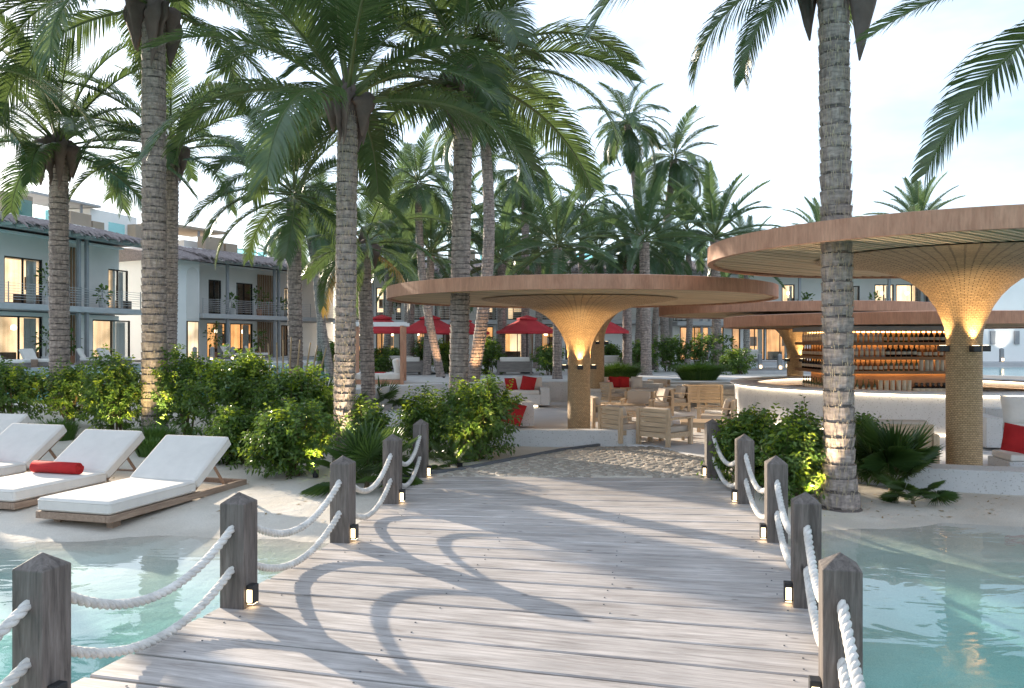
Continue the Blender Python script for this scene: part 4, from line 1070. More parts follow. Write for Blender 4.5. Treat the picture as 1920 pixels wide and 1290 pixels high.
def villa(label, p0, p1, z0, zs, ze, ups, downs, posts=(), screens=(), base_z=.3, inset=1.6, deep=8.0, extras=(), plants=(), rail=True, gable=None, seed=0, roof=True, plat=2.2, top=1.0):
    p0 = Vector((p0[0], p0[1], 0)); p1 = Vector((p1[0], p1[1], 0)); d = (p1 - p0); L = d.length; d.normalize(); inw = Vector((-d.y, d.x, 0))
    t = thing('villa', label, 'villa', (p0.x, p0.y, 0), math.atan2(d.y, d.x)); r_ = random.Random(seed)
    def U(px, yloc=None):
        yloc = inset if yloc is None else yloc
        o = p0 + inw * yloc; k = (px - CX) / F
        return (k * o.y - o.x) / (d.x - k * d.y)
    def openings(lst): return [(U(a), U(b), lo, hi, st) for a, b, lo, hi, st in lst]
    def wallgrid(za, zb, ops, mat):
        xs_ = sorted({0.0, L} | {o[0] for o in ops} | {o[1] for o in ops}); zs_ = sorted({za, zb} | {o[2] for o in ops} | {o[3] for o in ops})
        xs_ = [x for x in xs_ if 0 <= x <= L]; q = MB()
        for i in range(len(xs_) - 1):
            cxm = (xs_[i] + xs_[i + 1]) / 2; run = None
            for j in range(len(zs_) - 1):
                czm = (zs_[j] + zs_[j + 1]) / 2
                hole = any(o[0] < cxm < o[1] and o[2] < czm < o[3] for o in ops)
                if not hole:
                    q.box((cxm, inset + .125, czm), (xs_[i + 1] - xs_[i], .25, zs_[j + 1] - zs_[j]))
        return q.build('wall', T[mat], t)
    up = openings(ups); dn = openings(downs)
    wallgrid(z0, zs - .35, dn, 'stucco'); wallgrid(zs + .0, ze - .1, up, 'greige')
    q = MB(); q.box((L / 2, (inset + .25 + deep) / 2, zs - .175), (L - .02, deep - inset - .25, .34)); q.build('floor_slab', T['slab'], t)
    q = MB(); q.box((L / 2, (inset - .003) / 2, zs - .15), (L, inset - .003, .30)); q.build('balcony_slab', T['slab'], t, bevel=.02)
    q = MB(); q.box((L / 2, (deep - plat) / 2, (z0 + base_z) / 2), (L + 2.0, deep + plat, z0 - base_z)); q.build('platform', T['slab'], t)
    q = MB(); q.box((.1, (inset + .26 + deep) / 2, (z0 + ze) / 2), (.2, deep - inset - .26, ze - z0 - .4)); q.box((L - .1, (inset + .26 + deep) / 2, (z0 + ze) / 2), (.2, deep - inset - .26, ze - z0 - .4))
    q.box((L / 2, deep, (z0 + ze) / 2), (L, .2, ze - z0 - .4)); q.build('side_walls', T['stucco'], t)
    q = MB(); q.box((L / 2, (inset + deep) / 2 - .2, ze - .05), (L, deep - inset + .3, .1)); q.build('ceiling_slab', T['stucco'], t)
    for (a, b, lo, hi, st) in up + dn:
        vc = p0 + d * ((a + b) / 2) + inw * inset; sh = max(-4, min(4, vc.dot(d) / vc.dot(inw)))
        w_ = b - a; h = hi - lo; f = .07
        fr = MB()
        for x in (a + f / 2, b - f / 2): fr.box((x, inset + .09, (lo + hi) / 2), (f, .10, h))
        nm = max(1, int(w_ / 1.5))
        for k in range(1, nm + (1 if w_ < 1.5 else 0) + (1 if w_ >= 3 and nm == 1 else 0)): pass
        mull = [a + w_ * (k + 1) / (nm + 1) for k in range(nm)] if w_ > 1.1 else []
        for x in mull: fr.box((x, inset + .09, (lo + hi) / 2), (f * .8, .09, h - 2 * f))
        fr.box(((a + b) / 2, inset + .09, hi - f / 2), (w_ - 2 * f, .10, f)); fr.box(((a + b) / 2, inset + .09, lo + f / 2), (w_ - 2 * f, .10, f))
        fo = fr.build('window', T['frame'], t)
        g_ = MB(); g_.box(((a + b) / 2, inset + .10, (lo + hi) / 2), (w_ - 2 * f, .012, h - 2 * f)); g_.build('pane', T['pane'], fo)
        cu = MB()
        for (xa, xb) in ([(b - .30 * w_, b - .08)] if r_.random() < .7 else [(a + .08, a + .26 * w_)]):
            N = 20; vs = []
            for i in range(N + 1):
                x = xa + (xb - xa) * i / N; yy = inset + .34 + .045 * math.sin(i * 1.9)
                vs += [(x, yy, lo + .05), (x, yy, hi - .08)]
            cu.add(vs, [(2 * i, 2 * i + 2, 2 * i + 3, 2 * i + 1) for i in range(N)])
        cu.build('curtain', T['curtain'], fo)
        if st != 'dim':
            ro = MB(); ex = 1.3; dp = 2.6 + r_.uniform(0, .3)
            xa_, xb_ = max(.25, (a + b) / 2 + sh * dp - w_ / 2 - ex), min(L - .25, (a + b) / 2 + sh * dp + w_ / 2 + ex); ro.box(((xa_ + xb_) / 2, inset + dp, (lo + hi) / 2), (max(.1, xb_ - xa_), .06, h + .4)); po = ro.build('room_wall', T['warmroom' if st == 'warm' else 'warmroom2'], t)
            fu = MB()
            for k in range(2):
                x = a + sh * 1.6 + w_ * r_.uniform(.15, .85); fu.box((x, inset + 1.6, lo + .32), (r_.uniform(.5, 1.1), .6, .55)); 
            fu.box((a + sh * dp + w_ * r_.uniform(.2, .8), inset + dp - .08, lo + h * .55), (.5, .04, .7))
            fu.build('room_furniture', T['dimroom'], t)
            if r_.random() < .6:
                gl = MB(); gl.lathe([(0, -.13), (.11, -.10), (.15, 0), (.10, .12), (0, .14)], 10, (a + sh * 1.5 + w_ * r_.uniform(.25, .75), inset + 1.5, hi - .55)); gl.build('pendant_lamp', T['glow'], t, smooth=True)
        else:
            ro = MB(); ro.box(((a + b) / 2 + sh * 2.2, inset + 2.2, (lo + hi) / 2), (w_ + 1.6, .06, h + .4)); ro.build('room_wall', T['dimroom'], t)
    ew = MB(); ew.box((L - .24, inset + 1.6, (z0 + zs) / 2 - .15), (.06, 2.4, zs - z0 - .5)); ew.box((L - .24, inset + 1.6, (zs + ze) / 2 - .15), (.06, 2.4, ze - zs - .5)); ew.build('room_end_wall', T['warmroom2'], t)
    for px in posts:
        x = U(px, .12)
        q = MB(); q.box((x, .20, (zs + ze) / 2), (.16, .16, ze - zs - .02)); q.box((x, .20, (z0 + zs - .3) / 2), (.16, .16, zs - .3 - z0)); q.build('column', T['grey'], t)
    for (a, b, lo, hi) in screens:
        ua, ub = U(a, inset - .1), U(b, inset - .1); n = max(4, int((ub - ua) / .17))
        q = MB(); q.box((0, 0, 0), (.07, .07, hi - lo)); me = mesh_of(q, 'screen_slat', [T['slatwood']])
        for k in range(n): part('screen_slat', me, t, (ua + (ub - ua) * (k + .5) / n, inset - .12, (lo + hi) / 2))
    if rail:
        rl = MB()
        for k in range(7): rl.box((L / 2, .07, zs + .18 + .125 * k), (L - .1, .018, .022))
        ro = rl.build('railing', T['rafter'], t)
        bal = MB(); n = int(L / 1.4)
        for k in range(n + 1): bal.box((.06 + (L - .12) * k / n, .095, zs + .5), (.04, .03, 1.0))
        bal.build('balusters', T['grey'], ro, kind='stuff')
    if roof:
        rf = MB(); y0, y1, zz0, zz1 = -.75, inset + 1.6, ze + .12, ze + 1.02
        rf.hexa([(-.4, y0, zz0), (L + .4, y0, zz0), (L + .4, y1, zz0), (-.4, y1, zz0), (-.4, y0, zz0 + .10), (L + .4, y0, zz0 + .10), (L + .4, y1, zz1 + .1), (-.4, y1, zz1 + .1)])
        ro = rf.build('roof', T['thatch'], t)
        th = MB(); n = int((L + .8) * 95)
        for k in range(n):
            u = r_.random() ** 1.3; x = r_.uniform(-.45, L + .45); y = y0 + (y1 - y0) * u; z = zz0 + (zz1 - zz0) * u + .12
            ll = r_.uniform(.3, .65); w_ = r_.uniform(.03, .09); sw = r_.uniform(-.16, .16); lift = r_.uniform(-.02, .07)
            dz = -ll * .30 if u > .12 else -ll * r_.uniform(.3, .7)
            a = (x - w_, y, z + lift); b_ = (x + w_, y, z + lift + .02); c_ = (x + sw + w_ * .7, y - ll * .85, z + dz + lift * 1.4); e_ = (x + sw - w_ * .7, y - ll * .85, z + dz + lift * .4)
            th.add([a, b_, c_, e_], [(0, 3, 2, 1)])
        th.build('thatch', T['thatch'], ro, kind='stuff')
        be = MB(); be.box((L / 2, -.02, ze + .02), (L + .6, .10, .16)); be.build('eave_beam', T['rafter'], t)
        q = MB(); q.box((0, 0, 0), (.09, .62, .13)); me = mesh_of(q, 'rafter', [T['rafter']])
        n = int(L / .85)
        for k in range(n + 1): part('rafter', me, t, (.1 + (L - .2) * k / n, -.385, ze + .045))
        q = MB(); q.box((L / 2, (y1 + deep) / 2, ze + .5 + top / 2 - .3), (L, deep - y1, top)); q.build('roof_terrace', T['stucco'], t)
    for (nm, mat, pa, pb, ya, yb, za, zb) in extras:
        ua, ub = U(pa, ya), U(pb, ya)
        q = MB(); q.box(((ua + ub) / 2, (ya + yb) / 2, (za + zb) / 2), (ub - ua, yb - ya, zb - za)); q.build(nm, T[mat], t, bevel=.02 if yb - ya > .2 else 0)
    return t, U, (p0, d, inw)
def at_loc(fr, u, y, z): 
    p0, d, inw = fr; v = p0 + d * u + inw * y; return (v.x, v.y, z)

def arch_niche(t, x0, x1, z0_, z1_, y):
    q = MB(); w_ = (x1 - x0) / 2; cx_ = (x0 + x1) / 2; pts = [(x0, z0_), (x1, z0_)] + [(cx_ + w_ * math.cos(a), z1_ - w_ + w_ * math.sin(a)) for a in [PI * k / 12 for k in range(13)]]
    n = len(pts); q.add([(p[0], y - .03, p[1]) for p in pts] + [(p[0], y + .1, p[1]) for p in pts], [tuple(range(n))] + [(i, n + i, n + (i + 1) % n, (i + 1) % n) for i in range(n)])
    q.build('arched_niche', T['greige'], t)

ext = [('roof_room', 'stucco', 170, 257, 4.6, 7.9, 8.4, 10.15), ('planter', 'tan', 133, 172, 3.6, 4.4, 8.5, 9.55), ('planter', 'tan', 174, 196, 3.7, 4.5, 8.4, 9.25), ('glass_balustrade', 'teal', 204, 234, 3.4, 3.43, 8.4, 9.3), ('glass_balustrade', 'teal', 66, 92, 3.4, 3.43, 8.4, 9.35),
       ('pergola_roof', 'slab', 60, 190, 4.2, 7.0, 10.2, 10.35), ('pergola_post', 'grey', 152, 155, 4.4, 4.5, 8.5, 10.2), ('planter', 'tan', 5, 62, 3.6, 4.4, 8.5, 9.9), ('glass_balustrade', 'teal', 36, 60, 3.3, 3.33, 8.5, 9.6), ('roof_wall', 'tan', 254, 275, 4.0, 6.0, 8.3, 9.6)]
v1, U1, f1 = villa('two storey villa at far left with lit rooms and a thatched eave', (-23.7, 36.9), (-21.0, 47.0), 1.0, 4.0, 7.55,
    [(8, 80, 4.05, 6.35, 'soft'), (203, 241, 4.05, 6.3, 'soft')], [(-8, 80, 1.05, 3.45, 'soft'), (174, 245, 1.05, 3.4, 'soft')],
    posts=(150, 165), screens=[(125, 146, 4.05, 7.2), (120, 146, 1.05, 3.6)], extras=ext, seed=1)
ext = [('planter', 'tan', 385, 420, 3.2, 4.0, 8.3, 9.5), ('planter', 'tan', 424, 446, 3.2, 4.0, 8.2, 9.2), ('glass_balustrade', 'teal', 446, 480, 3.2, 3.23, 8.1, 8.95), ('glass_balustrade', 'teal', 484, 500, 3.2, 3.23, 8.1, 8.9), ('roof_room', 'stucco', 345, 440, 5.0, 7.8, 8.3, 9.3),
       ('pergola_roof', 'tan', 300, 424, 4.0, 7.5, 9.95, 10.15), ('pergola_post', 'grey', 372, 375, 4.2, 4.3, 8.3, 9.95), ('pergola_post', 'grey', 330, 333, 4.2, 4.3, 8.3, 9.95)]
v2, U2, f2 = villa('white villa with an arched gable niche and lit timber rooms', (-19.8, 53.0), (-13.0, 66.0), 1.05, 4.0, 7.4,
    [(391, 415, 4.05, 6.35, 'dim'), (443, 474, 4.05, 6.3, 'dim'), (533, 545, 4.05, 6.2, 'soft')], [(388, 425, 1.1, 3.45, 'warm'), (432, 474, 1.1, 3.45, 'warm'), (527, 540, 1.1, 3.4, 'dim')],
    posts=(428, 516, 524), screens=[(482, 512, 4.05, 7.0), (482, 512, 1.1, 3.6)], extras=ext, seed=2)
q = MB(); q.box((-1.25, .30 + 3.7, 4.2), (2.47, 7.4, 6.4)); q.build('gable_wall', T['stucco'], v2, bevel=.03)
gx0, gx1 = U2(350, .28), U2(372, .28)
arch_niche(v2, gx0, gx1, 3.6, 6.9, .30)
q = MB(); q.box(((gx0 + gx1) / 2, .27, 2.3), (gx1 - gx0, .06, 2.4)); fo = q.build('window', T['frame'], v2)
q = MB(); q.box(((gx0 + gx1) / 2, .235, 2.3), (gx1 - gx0 - .14, .012, 2.26)); q.build('room_wall', T['warmroom2'], fo)
th = MB(); r_ = random.Random(5)
for k in range(420):
    x = r_.uniform(-2.9, .3); y = r_.uniform(-.5, 1.8); z = 7.5 + .28 * (y + .5); ll = r_.uniform(.3, .7); sw = r_.uniform(-.2, .2); w_ = r_.uniform(.04, .1)
    th.add([(x - w_, y, z), (x + w_, y, z + .03), (x + sw + w_, y - ll * .8, z - ll * .5), (x + sw - w_, y - ll * .8, z - ll * .5)], [(0, 3, 2, 1)])
th.build('thatch', T['thatch'], v2, kind='stuff')
q = MB(); q.hexa([(-2.9, -.35, 7.30), (.3, -.35, 7.30), (.3, 7.5, 7.30), (-2.9, 7.5, 7.30), (-2.9, -.35, 7.45), (.3, -.35, 7.45), (.3, 7.5, 8.6), (-2.9, 7.5, 8.6)]); q.build('gable_roof', T['thatch'], v2)

v3, U3, f3 = villa('long villa behind the umbrellas with timber lit rooms', (-13.0, 60.0), (11.0, 59.0), .8, 3.75, 7.2,
    [(655, 680, 3.8, 6.2, 'dim'), (705, 722, 3.8, 6.2, 'soft'), (742, 752, 3.8, 6.2, 'soft'), (770, 800, 3.8, 6.2, 'dim'), (815, 850, 3.8, 6.2, 'dim'), (905, 930, 3.8, 6.2, 'soft'), (940, 985, 3.8, 6.2, 'soft'), (1010, 1040, 3.8, 6.2, 'dim'), (1100, 1140, 3.8, 6.2, 'dim')],
    [(660, 690, .85, 3.3, 'warm'), (705, 750, .85, 3.3, 'warm'), (770, 815, .85, 3.3, 'warm'), (830, 850, .85, 3.3, 'dim'), (905, 925, .85, 3.3, 'warm'), (940, 1000, .85, 3.3, 'soft'), (1015, 1045, .85, 3.3, 'warm'), (1060, 1085, .85, 3.3, 'dim')],
    posts=(698, 760, 858, 896, 932, 1006, 1052), screens=[(724, 738, 3.8, 6.6), (852, 872, .85, 3.4)], extras=[('glass_balustrade', 'teal', 900, 930, 3.4, 3.43, 8.0, 8.9), ('roof_room', 'stucco', 720, 820, 4.5, 7.6, 8.0, 9.3), ('planter', 'tan', 840, 890, 3.5, 4.3, 8.0, 9.2), ('glass_balustrade', 'teal', 1080, 1112, 3.4, 3.43, 8.0, 8.9), ('planter', 'tan', 1040, 1080, 3.5, 4.3, 8.0, 9.1)], seed=3, base_z=.3)
v4, U4, f4 = villa('villa behind the bar with wide lit glass doors', (11.6, 58.0), (29.8, 58.0), .8, 3.6, 7.0,
    [(1262, 1290, 3.65, 6.1, 'dim'), (1388, 1415, 3.65, 6.1, 'dim'), (1466, 1490, 3.65, 6.3, 'soft'), (1590, 1612, 3.65, 6.2, 'dim'), (1640, 1676, 3.65, 6.3, 'soft'), (1680, 1740, 3.65, 6.3, 'soft')],
    [(1275, 1357, .85, 3.25, 'warm'), (1372, 1388, .85, 3.25, 'warm'), (1397, 1434, .85, 3.3, 'warm'), (1436, 1490, .85, 3.3, 'warm'), (1560, 1640, .85, 3.3, 'warm')],
    posts=(1316, 1330, 1500, 1580, 1668), extras=[('glass_balustrade', 'teal', 1165, 1200, 3.4, 3.43, 7.8, 8.6)], seed=4, base_z=.3)
v5 = thing('villa', 'plain white villa gable at the right edge above the pool', 'villa', (30.6, 56, .3))
q = MB(); q.box((6.0, 4, 4.6), (12.6, 8, 9.2)); q.build('wall', T['stucco'], v5, bevel=.03)
q = MB(); q.box((6.0, 2.9, .27), (12.8, 11.6, .54)); q.build('platform', T['slab'], v5)
for px in (1862, 1907):
    q = MB(); q.box((XY(px, 55.9) - 30.6, -.06, 2.15), (.32, .12, .9)); q.build('wall_lamp', T['grey'], v5)
ld = bpy.data.lights.new('wall_wash', 'SPOT'); ld.energy = 130; ld.color = (1, .93, .82); ld.spot_size = R(70); ld.spot_blend = .8
o = bpy.data.objects.new('wall_wash', ld); COL.objects.link(o); o.parent = v5; o.location = (XY(1893, 55) - 30.6, -.8, .62); o.rotation_euler = (R(168), 0, 0)

# potted plants on balconies and terraces
def potted(label, pos, h, w_, seed, pot='potw', kind='leafy', group='potted plants on the villas'):
    t = thing('potted_plant', label, 'potted plant', pos, 0, group); r_ = random.Random(seed)
    q = MB(); q.lathe([(0, 0), (.16, 0), (.22, .45), (.19, .45), (.18, .40), (0, .40)], 12); q.build('pot', T[pot], t, smooth=False)
    q = MB(); n = 70
    q.tube([(0, 0, .38), (.02, 0, h * .6)], [.025, .015], 5, mi=1)
    for k in range(n):
        v = Vector((r_.gauss(0, 1), r_.gauss(0, 1), r_.gauss(.4, 1))).normalized(); p = Vector((0, 0, h * .62)) + Vector((v.x * w_ * .5, v.y * w_ * .5, v.z * h * .32)) * r_.uniform(.3, 1)
        L = r_.uniform(.18, .36); sd = v.cross(Vector((r_.uniform(-1, 1), r_.uniform(-1, 1), 1))).normalized() * L * .28; e = p + v * L - Vector((0, 0, .06)); m = p + v * L * .5
        q.add([tuple(p), tuple(m - sd), tuple(e), tuple(m + sd)], [(0, 1, 2), (0, 2, 3)])
    q.build('leaves', [T['leaf'], T['stem']], t)
for (lab, f_, U_, px, y, z, h, w_, pot, sd) in [
    ('leafy plant in a pale pot by the lit upper window at far left', f1, U1, 90, .9, 4.0, 2.1, 1.0, 'potw', 1), ('small potted plant left of the upper right window of the far left villa', f1, U1, 192, .7, 4.0, 1.3, .7, 'potw', 2),
    ('plant at the foot of the wooden screen on the ground floor far left', f1, U1, 132, .8, 1.0, 1.8, .9, 'pot', 3), ('plant by the left lower lit window of the far left villa', f1, U1, 86, .8, 1.0, 2.0, 1.0, 'potw', 4),
    ('small plant in a tall pot on the white villa balcony, by the column', f2, U2, 434, .6, 4.0, 1.5, .7, 'potw', 5), ('big round plant on the white villa balcony, before the screen', f2, U2, 486, .7, 4.0, 2.1, 1.5, 'pot', 6),
    ('tall banana leaf plant at the white villa lit door', f2, U2, 402, .5, 1.05, 2.5, 1.1, 'pot', 7), ('plant by the white villa ground floor screen', f2, U2, 484, .5, 1.05, 2.1, 1.1, 'pot', 8),
    ('small plant on the right end of the white villa balcony', f2, U2, 528, .6, 4.0, 1.4, .7, 'potw', 9), ('plant on the balcony above the first red umbrella', f3, U3, 735, .7, 3.75, 1.7, .8, 'potw', 10),
    ('palm like plant on the upper balcony behind the bar canopy', f4, U4, 1512, .6, 3.6, 2.2, 1.1, 'potw', 11), ('round plant on the upper balcony right of the big right palm', f4, U4, 1640, .6, 3.6, 2.3, 1.0, 'potw', 12),
    ('plant at the lit doors behind the pool bollards', f4, U4, 1366, .4, .8, 1.9, 1.0, 'pot', 13)]:
    u = U_(px, y); potted(lab, at_loc(f_, u, y, z), h, w_, sd, pot)
# ------------------------------------------------------------------ furniture
def soft(q, name, mat, parent, bevel=.04, seg=3, **k):
    o = q.build(name, T[mat], parent, smooth=True, **k)
    b = o.modifiers.new('bevel', 'BEVEL'); b.width = bevel; b.segments = seg; b.limit_method = 'ANGLE'; b.angle_limit = R(40)
    w_ = o.modifiers.new('wn', 'WEIGHTED_NORMAL'); w_.keep_sharp = False
    return o
def lounger(label, loc, rz):
    t = thing('sun_lounger', label, 'sun lounger', loc, rz, 'sun loungers on the sand')
    W_, L_ = 1.18, 2.95
    f = MB()
    f.box((-W_ / 2 + .035, L_ / 2, .10), (.07, L_, .09)); f.box((W_ / 2 - .035, L_ / 2, .10), (.07, L_, .09)); f.box((0, .035, .10), (W_ - .142, .07, .09)); f.box((0, L_ - .035, .10), (W_ - .142, .07, .09)); f.box((0, 1.72, .10), (W_ - .142, .07, .07))
    f.build('frame', T['browntimber'], t, bevel=.006)
    q = MB(); q.box((0, 0, 0), (W_ - .16, .12, .03)); me = mesh_of(q, 'slat', [T['teakx']])
    for k in range(11): part('slat', me, t, (0, .16 + k * .145, .130))
    q = MB(); q.box((0, 0, 0), (.10, .14, .16)); me = mesh_of(q, 'leg', [T['browntimber']])
    for x in (-.42, .42):
        for y in (.25, L_ - .3): part('leg', me, t, (x, y, -.02))
    q = MB(); q.box((0, .86, .236), (W_ - .02, 1.72, .18)); so = soft(q, 'seat_cushion', 'cushion', t, .05)
    def piping(parent, y0, y1, z, M_=None, o=Vector((0, 0, 0))):
        x = W_ / 2 - .013; pts = [Vector(p) for p in ((-x, y0 + .03, z), (-x, y1 - .03, z), (-x + .03, y1, z), (x - .03, y1, z), (x, y1 - .03, z), (x, y0 + .03, z), (x - .03, y0, z), (-x + .03, y0, z), (-x, y0 + .03, z))]
        if M_ is not None: pts = [o + M_ @ p for p in pts]
        q = MB(); q.tube(pts, .008, 5); q.build('piping', T['cushion'], parent, smooth=True)
    piping(so, .004, 1.716, .290); piping(so, .004, 1.716, .182)
    A = R(34); M_ = Matrix.Rotation(A, 3, 'X')
    q = MB(); q.box(tuple(Vector((0, 1.75, .18)) + M_ @ Vector((0, .51, .09))), (W_ - .02, 1.0, .18), M_); so = soft(q, 'back_cushion', 'cushion', t, .05)
    piping(so, .016, 1.004, .145, M_, Vector((0, 1.75, .18))); piping(so, .016, 1.004, .036, M_, Vector((0, 1.75, .18)))
    q = MB(); q.box(tuple(Vector((0, 1.75, .17)) + M_ @ Vector((0, .50, -.022))), (W_ - .18, .94, .035), M_); q.build('back_panel', T['browntimber'], t)
    for x in (-.40, .40):
        q = MB(); q.tube([(x, 2.30, .50), (x, 2.60, .13)], .03, 4); q.build('brace', T['browntimber'], t)
    return t
RZ = -R(16.1)
AX = Vector((.278, .961, 0)); WX = Vector((.961, -.278, 0))
fr = Vector((-5.07, 10.43, 0)); LA = fr - WX * .59
zA = -.155
la = lounger('nearest sun lounger, empty white cushion, front end over the water line', (LA.x, LA.y, zA), RZ)
LB = LA + Vector((-1.72, .85, 0)); LC = LA + Vector((-3.5, 1.75, 0)); LD = LC + Vector((-1.75, 1.9, 0))
place(la, (LB.x, LB.y, zA), RZ, 'second sun lounger with a long red towel roll on its cushion')
place(la, (LC.x, LC.y, zA + .01), RZ, 'third sun lounger cut by the left frame edge, short red towel on it')
place(la, (LD.x, LD.y, zA + .03), RZ, 'farthest sun lounger at the left edge, only its raised back in view')
def towel(label, base, along, y, ln):
    p = base + AX * y; t = thing('towel', label, 'towel', (p.x, p.y, zA + .325), RZ, 'rolled red towels')
    q = MB(); prof = []
    N = 40; path = []
    vs = []
    for e in (-1, 1):
        for i in range(N):
            a = i / N * 4.2 * PI; r_ = .045 + .055 * i / N
            vs.append((e * ln / 2, math.cos(a) * r_, math.sin(a) * r_ + .095))
        for i in range(N):
            a = (N - 1 - i) / N * 4.2 * PI; r_ = .036 + .055 * (N - 1 - i) / N
            vs.append((e * ln / 2 * .995, math.cos(a) * r_, math.sin(a) * r_ + .095))
    m = 2 * N
    q.add(vs, [(i, (i + 1) % m, m + (i + 1) % m, m + i) for i in range(m)])
    for e, o in ((0, False), (1, True)):
        for i in range(N - 1):
            a, b, c, d = i, i + 1, m - 2 - i, m - 1 - i
            fc = (e * m + a, e * m + b, e * m + c, e * m + d); q.add([], []); q.f.append(fc if o else fc[::-1]); q.m.append(0)
    q.build('roll', T['red'], t, smooth=True)
    q = MB(); q.lathe([(.0, 0), (.098, 0)], 24); 
    q = MB()
    q.tube([(-ln / 2 + .01, 0, .095), (0, 0, .097), (ln / 2 - .01, 0, .095)], .088, 20); q.build('core', T['red'], t, smooth=True)
    return t
towel('long rolled red towel on the second sun lounger', LB, 0, 1.30, .86)
towel('short rolled red towel on the third sun lounger', LC, 0, 1.2, .8)

# timber armchairs of the sunken lounge
def armchair(label, loc, rz):
    t = thing('armchair', label, 'armchair', loc, rz, 'timber armchairs of the sunken lounge')
    w_, d_, h, ah = .74, .76, .72, .52
    q = MB(); q.box((0, 0, 0), (.07, .07, ah)); fl = mesh_of(q, 'leg', [T['teak']])
    q = MB(); q.box((0, 0, 0), (.07, .07, h)); bl = mesh_of(q, 'leg', [T['teak']])
    q = MB(); q.box((0, 0, 0), (.085, d_ + .02, .035)); ar = mesh_of(q, 'arm', [T['teak']])
    for s_ in (-1, 1):
        part('leg', fl, t, (s_ * (w_ / 2 - .035), d_ / 2 - .035, ah / 2)); part('leg', bl, t, (s_ * (w_ / 2 - .035), -d_ / 2 + .035, h / 2))
        part('arm', ar, t, (s_ * (w_ / 2 - .03), .045, ah + .0185))
    q = MB(); q.box((0, d_ / 2 - .035, .21), (w_ - .142, .04, .10)); q.box((0, -d_ / 2 + .036, .21), (w_ - .142, .04, .10)); q.box((-w_ / 2 + .036, 0, .21), (.04, d_ - .142, .10)); q.box((w_ / 2 - .036, 0, .21), (.04, d_ - .142, .10))
    q.build('seat_frame', T['teakx'], t)
    q = MB(); q.box((0, -d_ / 2 + .036, h - .03), (w_ - .142, .05, .06)); q.build('top_rail', T['teakx'], t)
    q = MB(); q.box((0, 0, 0), (w_ - .142, .022, .085)); sl = mesh_of(q, 'back_slat', [T['teakx']])
    for k in range(4): part('back_slat', sl, t, (0, -d_ / 2 + .036, .315 + k * .097))
    q = MB(); q.box((0, .03, .315), (w_ - .15, d_ - .12, .13)); soft(q, 'seat_cushion', 'beige', t, .03, 2)
    M_ = Matrix.Rotation(R(14), 3, 'X'); q = MB(); q.box((0, -d_ / 2 + .175, .56), (w_ - .17, .13, .36), M_); soft(q, 'back_cushion', 'beige', t, .035, 2)
    return t
def gp(px, py): p = G(px, py, .016); return (p.x, p.y, .016)
c0 = armchair('nearest timber armchair, slatted back to the viewer, at the end of the low wall', gp(1246, 832), R(-47)); c0.scale = (1.14, 1.14, 1.06)
CH = [(1172, 826, -62, 'timber armchair second nearest, half behind the low wall end'), (1130, 800, -75, 'timber armchair touching the middle canopy column, beige cushions facing right'), (1228, 778, 100, 'timber armchair in the centre of the lounge group facing left'),
      (1196, 787, 165, 'timber armchair facing the nearest table from behind'), (1295, 763, 8, 'upright timber armchair, left of the pair at the back right'), (1328, 763, -5, 'upright timber armchair, right of the pair at the back right'), (1345, 808, 70, 'timber armchair partly behind the farthest right post'),
      (1148, 758, -60, 'timber armchair behind the column by the white bench'), (1185, 749, -150, 'timber armchair at the back left near the red bench cushions'), (1232, 751, 160, 'timber armchair at the back middle in front of the steps'), (1262, 770, 95, 'timber armchair right of the lounge centre, turned sideways')]
for px, py, a, lab in CH: place(c0, gp(px, py), R(a), lab)
def table(label, loc, rz, w_, d_, h):
    t = thing('coffee_table', label, 'table', loc, rz, 'timber tables of the sunken lounge')
    n = 6; q = MB(); q.box((0, 0, 0), (w_, d_ / n - .008, .035)); me = mesh_of(q, 'board', [T['teakx']])
    for k in range(n): part('board', me, t, (0, -d_ / 2 + d_ * (k + .5) / n, h - .0175))
    q = MB(); q.box((0, 0, 0), (.07, .07, h - .036)); me = mesh_of(q, 'leg', [T['teak']])
    for x in (-1, 1):
        for y in (-1, 1): part('leg', me, t, (x * (w_ / 2 - .05), y * (d_ / 2 - .05), (h - .036) / 2))
    q = MB()
    for y in (-1, 1): q.box((0, y * (d_ / 2 - .05), h - .08), (w_ - .17, .04, .08))
    q.build('apron', T['teakx'], t)
table('timber table between the nearest armchair and the right posts', gp(1318, 822), R(-10), 1.0, .9, .40)
table('timber table by the column, amid the left armchairs', gp(1166, 786), R(5), 1.15, .8, .44)
table('timber table in the middle of the back armchairs', gp(1218, 762), R(0), 1.1, .8, .42)

# white built-in benches
def bench(label, loc, rz, w_, d_, back=True, arm=None, light=True):
    t = thing('built_in_bench', label, 'bench', loc, rz)
    q = MB(); q.box((0, 0, .24), (w_, d_, .36)); q.build('seat_block', T['concrete'], t, bevel=.012)
    q = MB(); q.box((0, 0, .03), (w_ - .16, d_ - .16, .06)); q.build('plinth', T['concrete'], t)
    if light:
        q = MB(); q.box((0, -d_ / 2 + .06, .035), (w_ - .2, .03, .03)); q.build('light_strip', T['ledw'], t)
    if back:
        q = MB(); q.box((0, d_ / 2 + .101, .42), (w_, .20, .72)); q.build('back_wall', T['concrete'], t, bevel=.012)
    for s_ in (arm or ()):
        q = MB(); q.box((s_ * (w_ / 2 + .151), .1, .36), (.30, d_ + .2, .60)); q.build('arm_block', T['concrete'], t, bevel=.012)
    q = MB(); q.box((0, -.02, .48), (w_ - .06, d_ - .1, .12)); soft(q, 'seat_cushion', 'cushion', t, .03, 2)
    return t
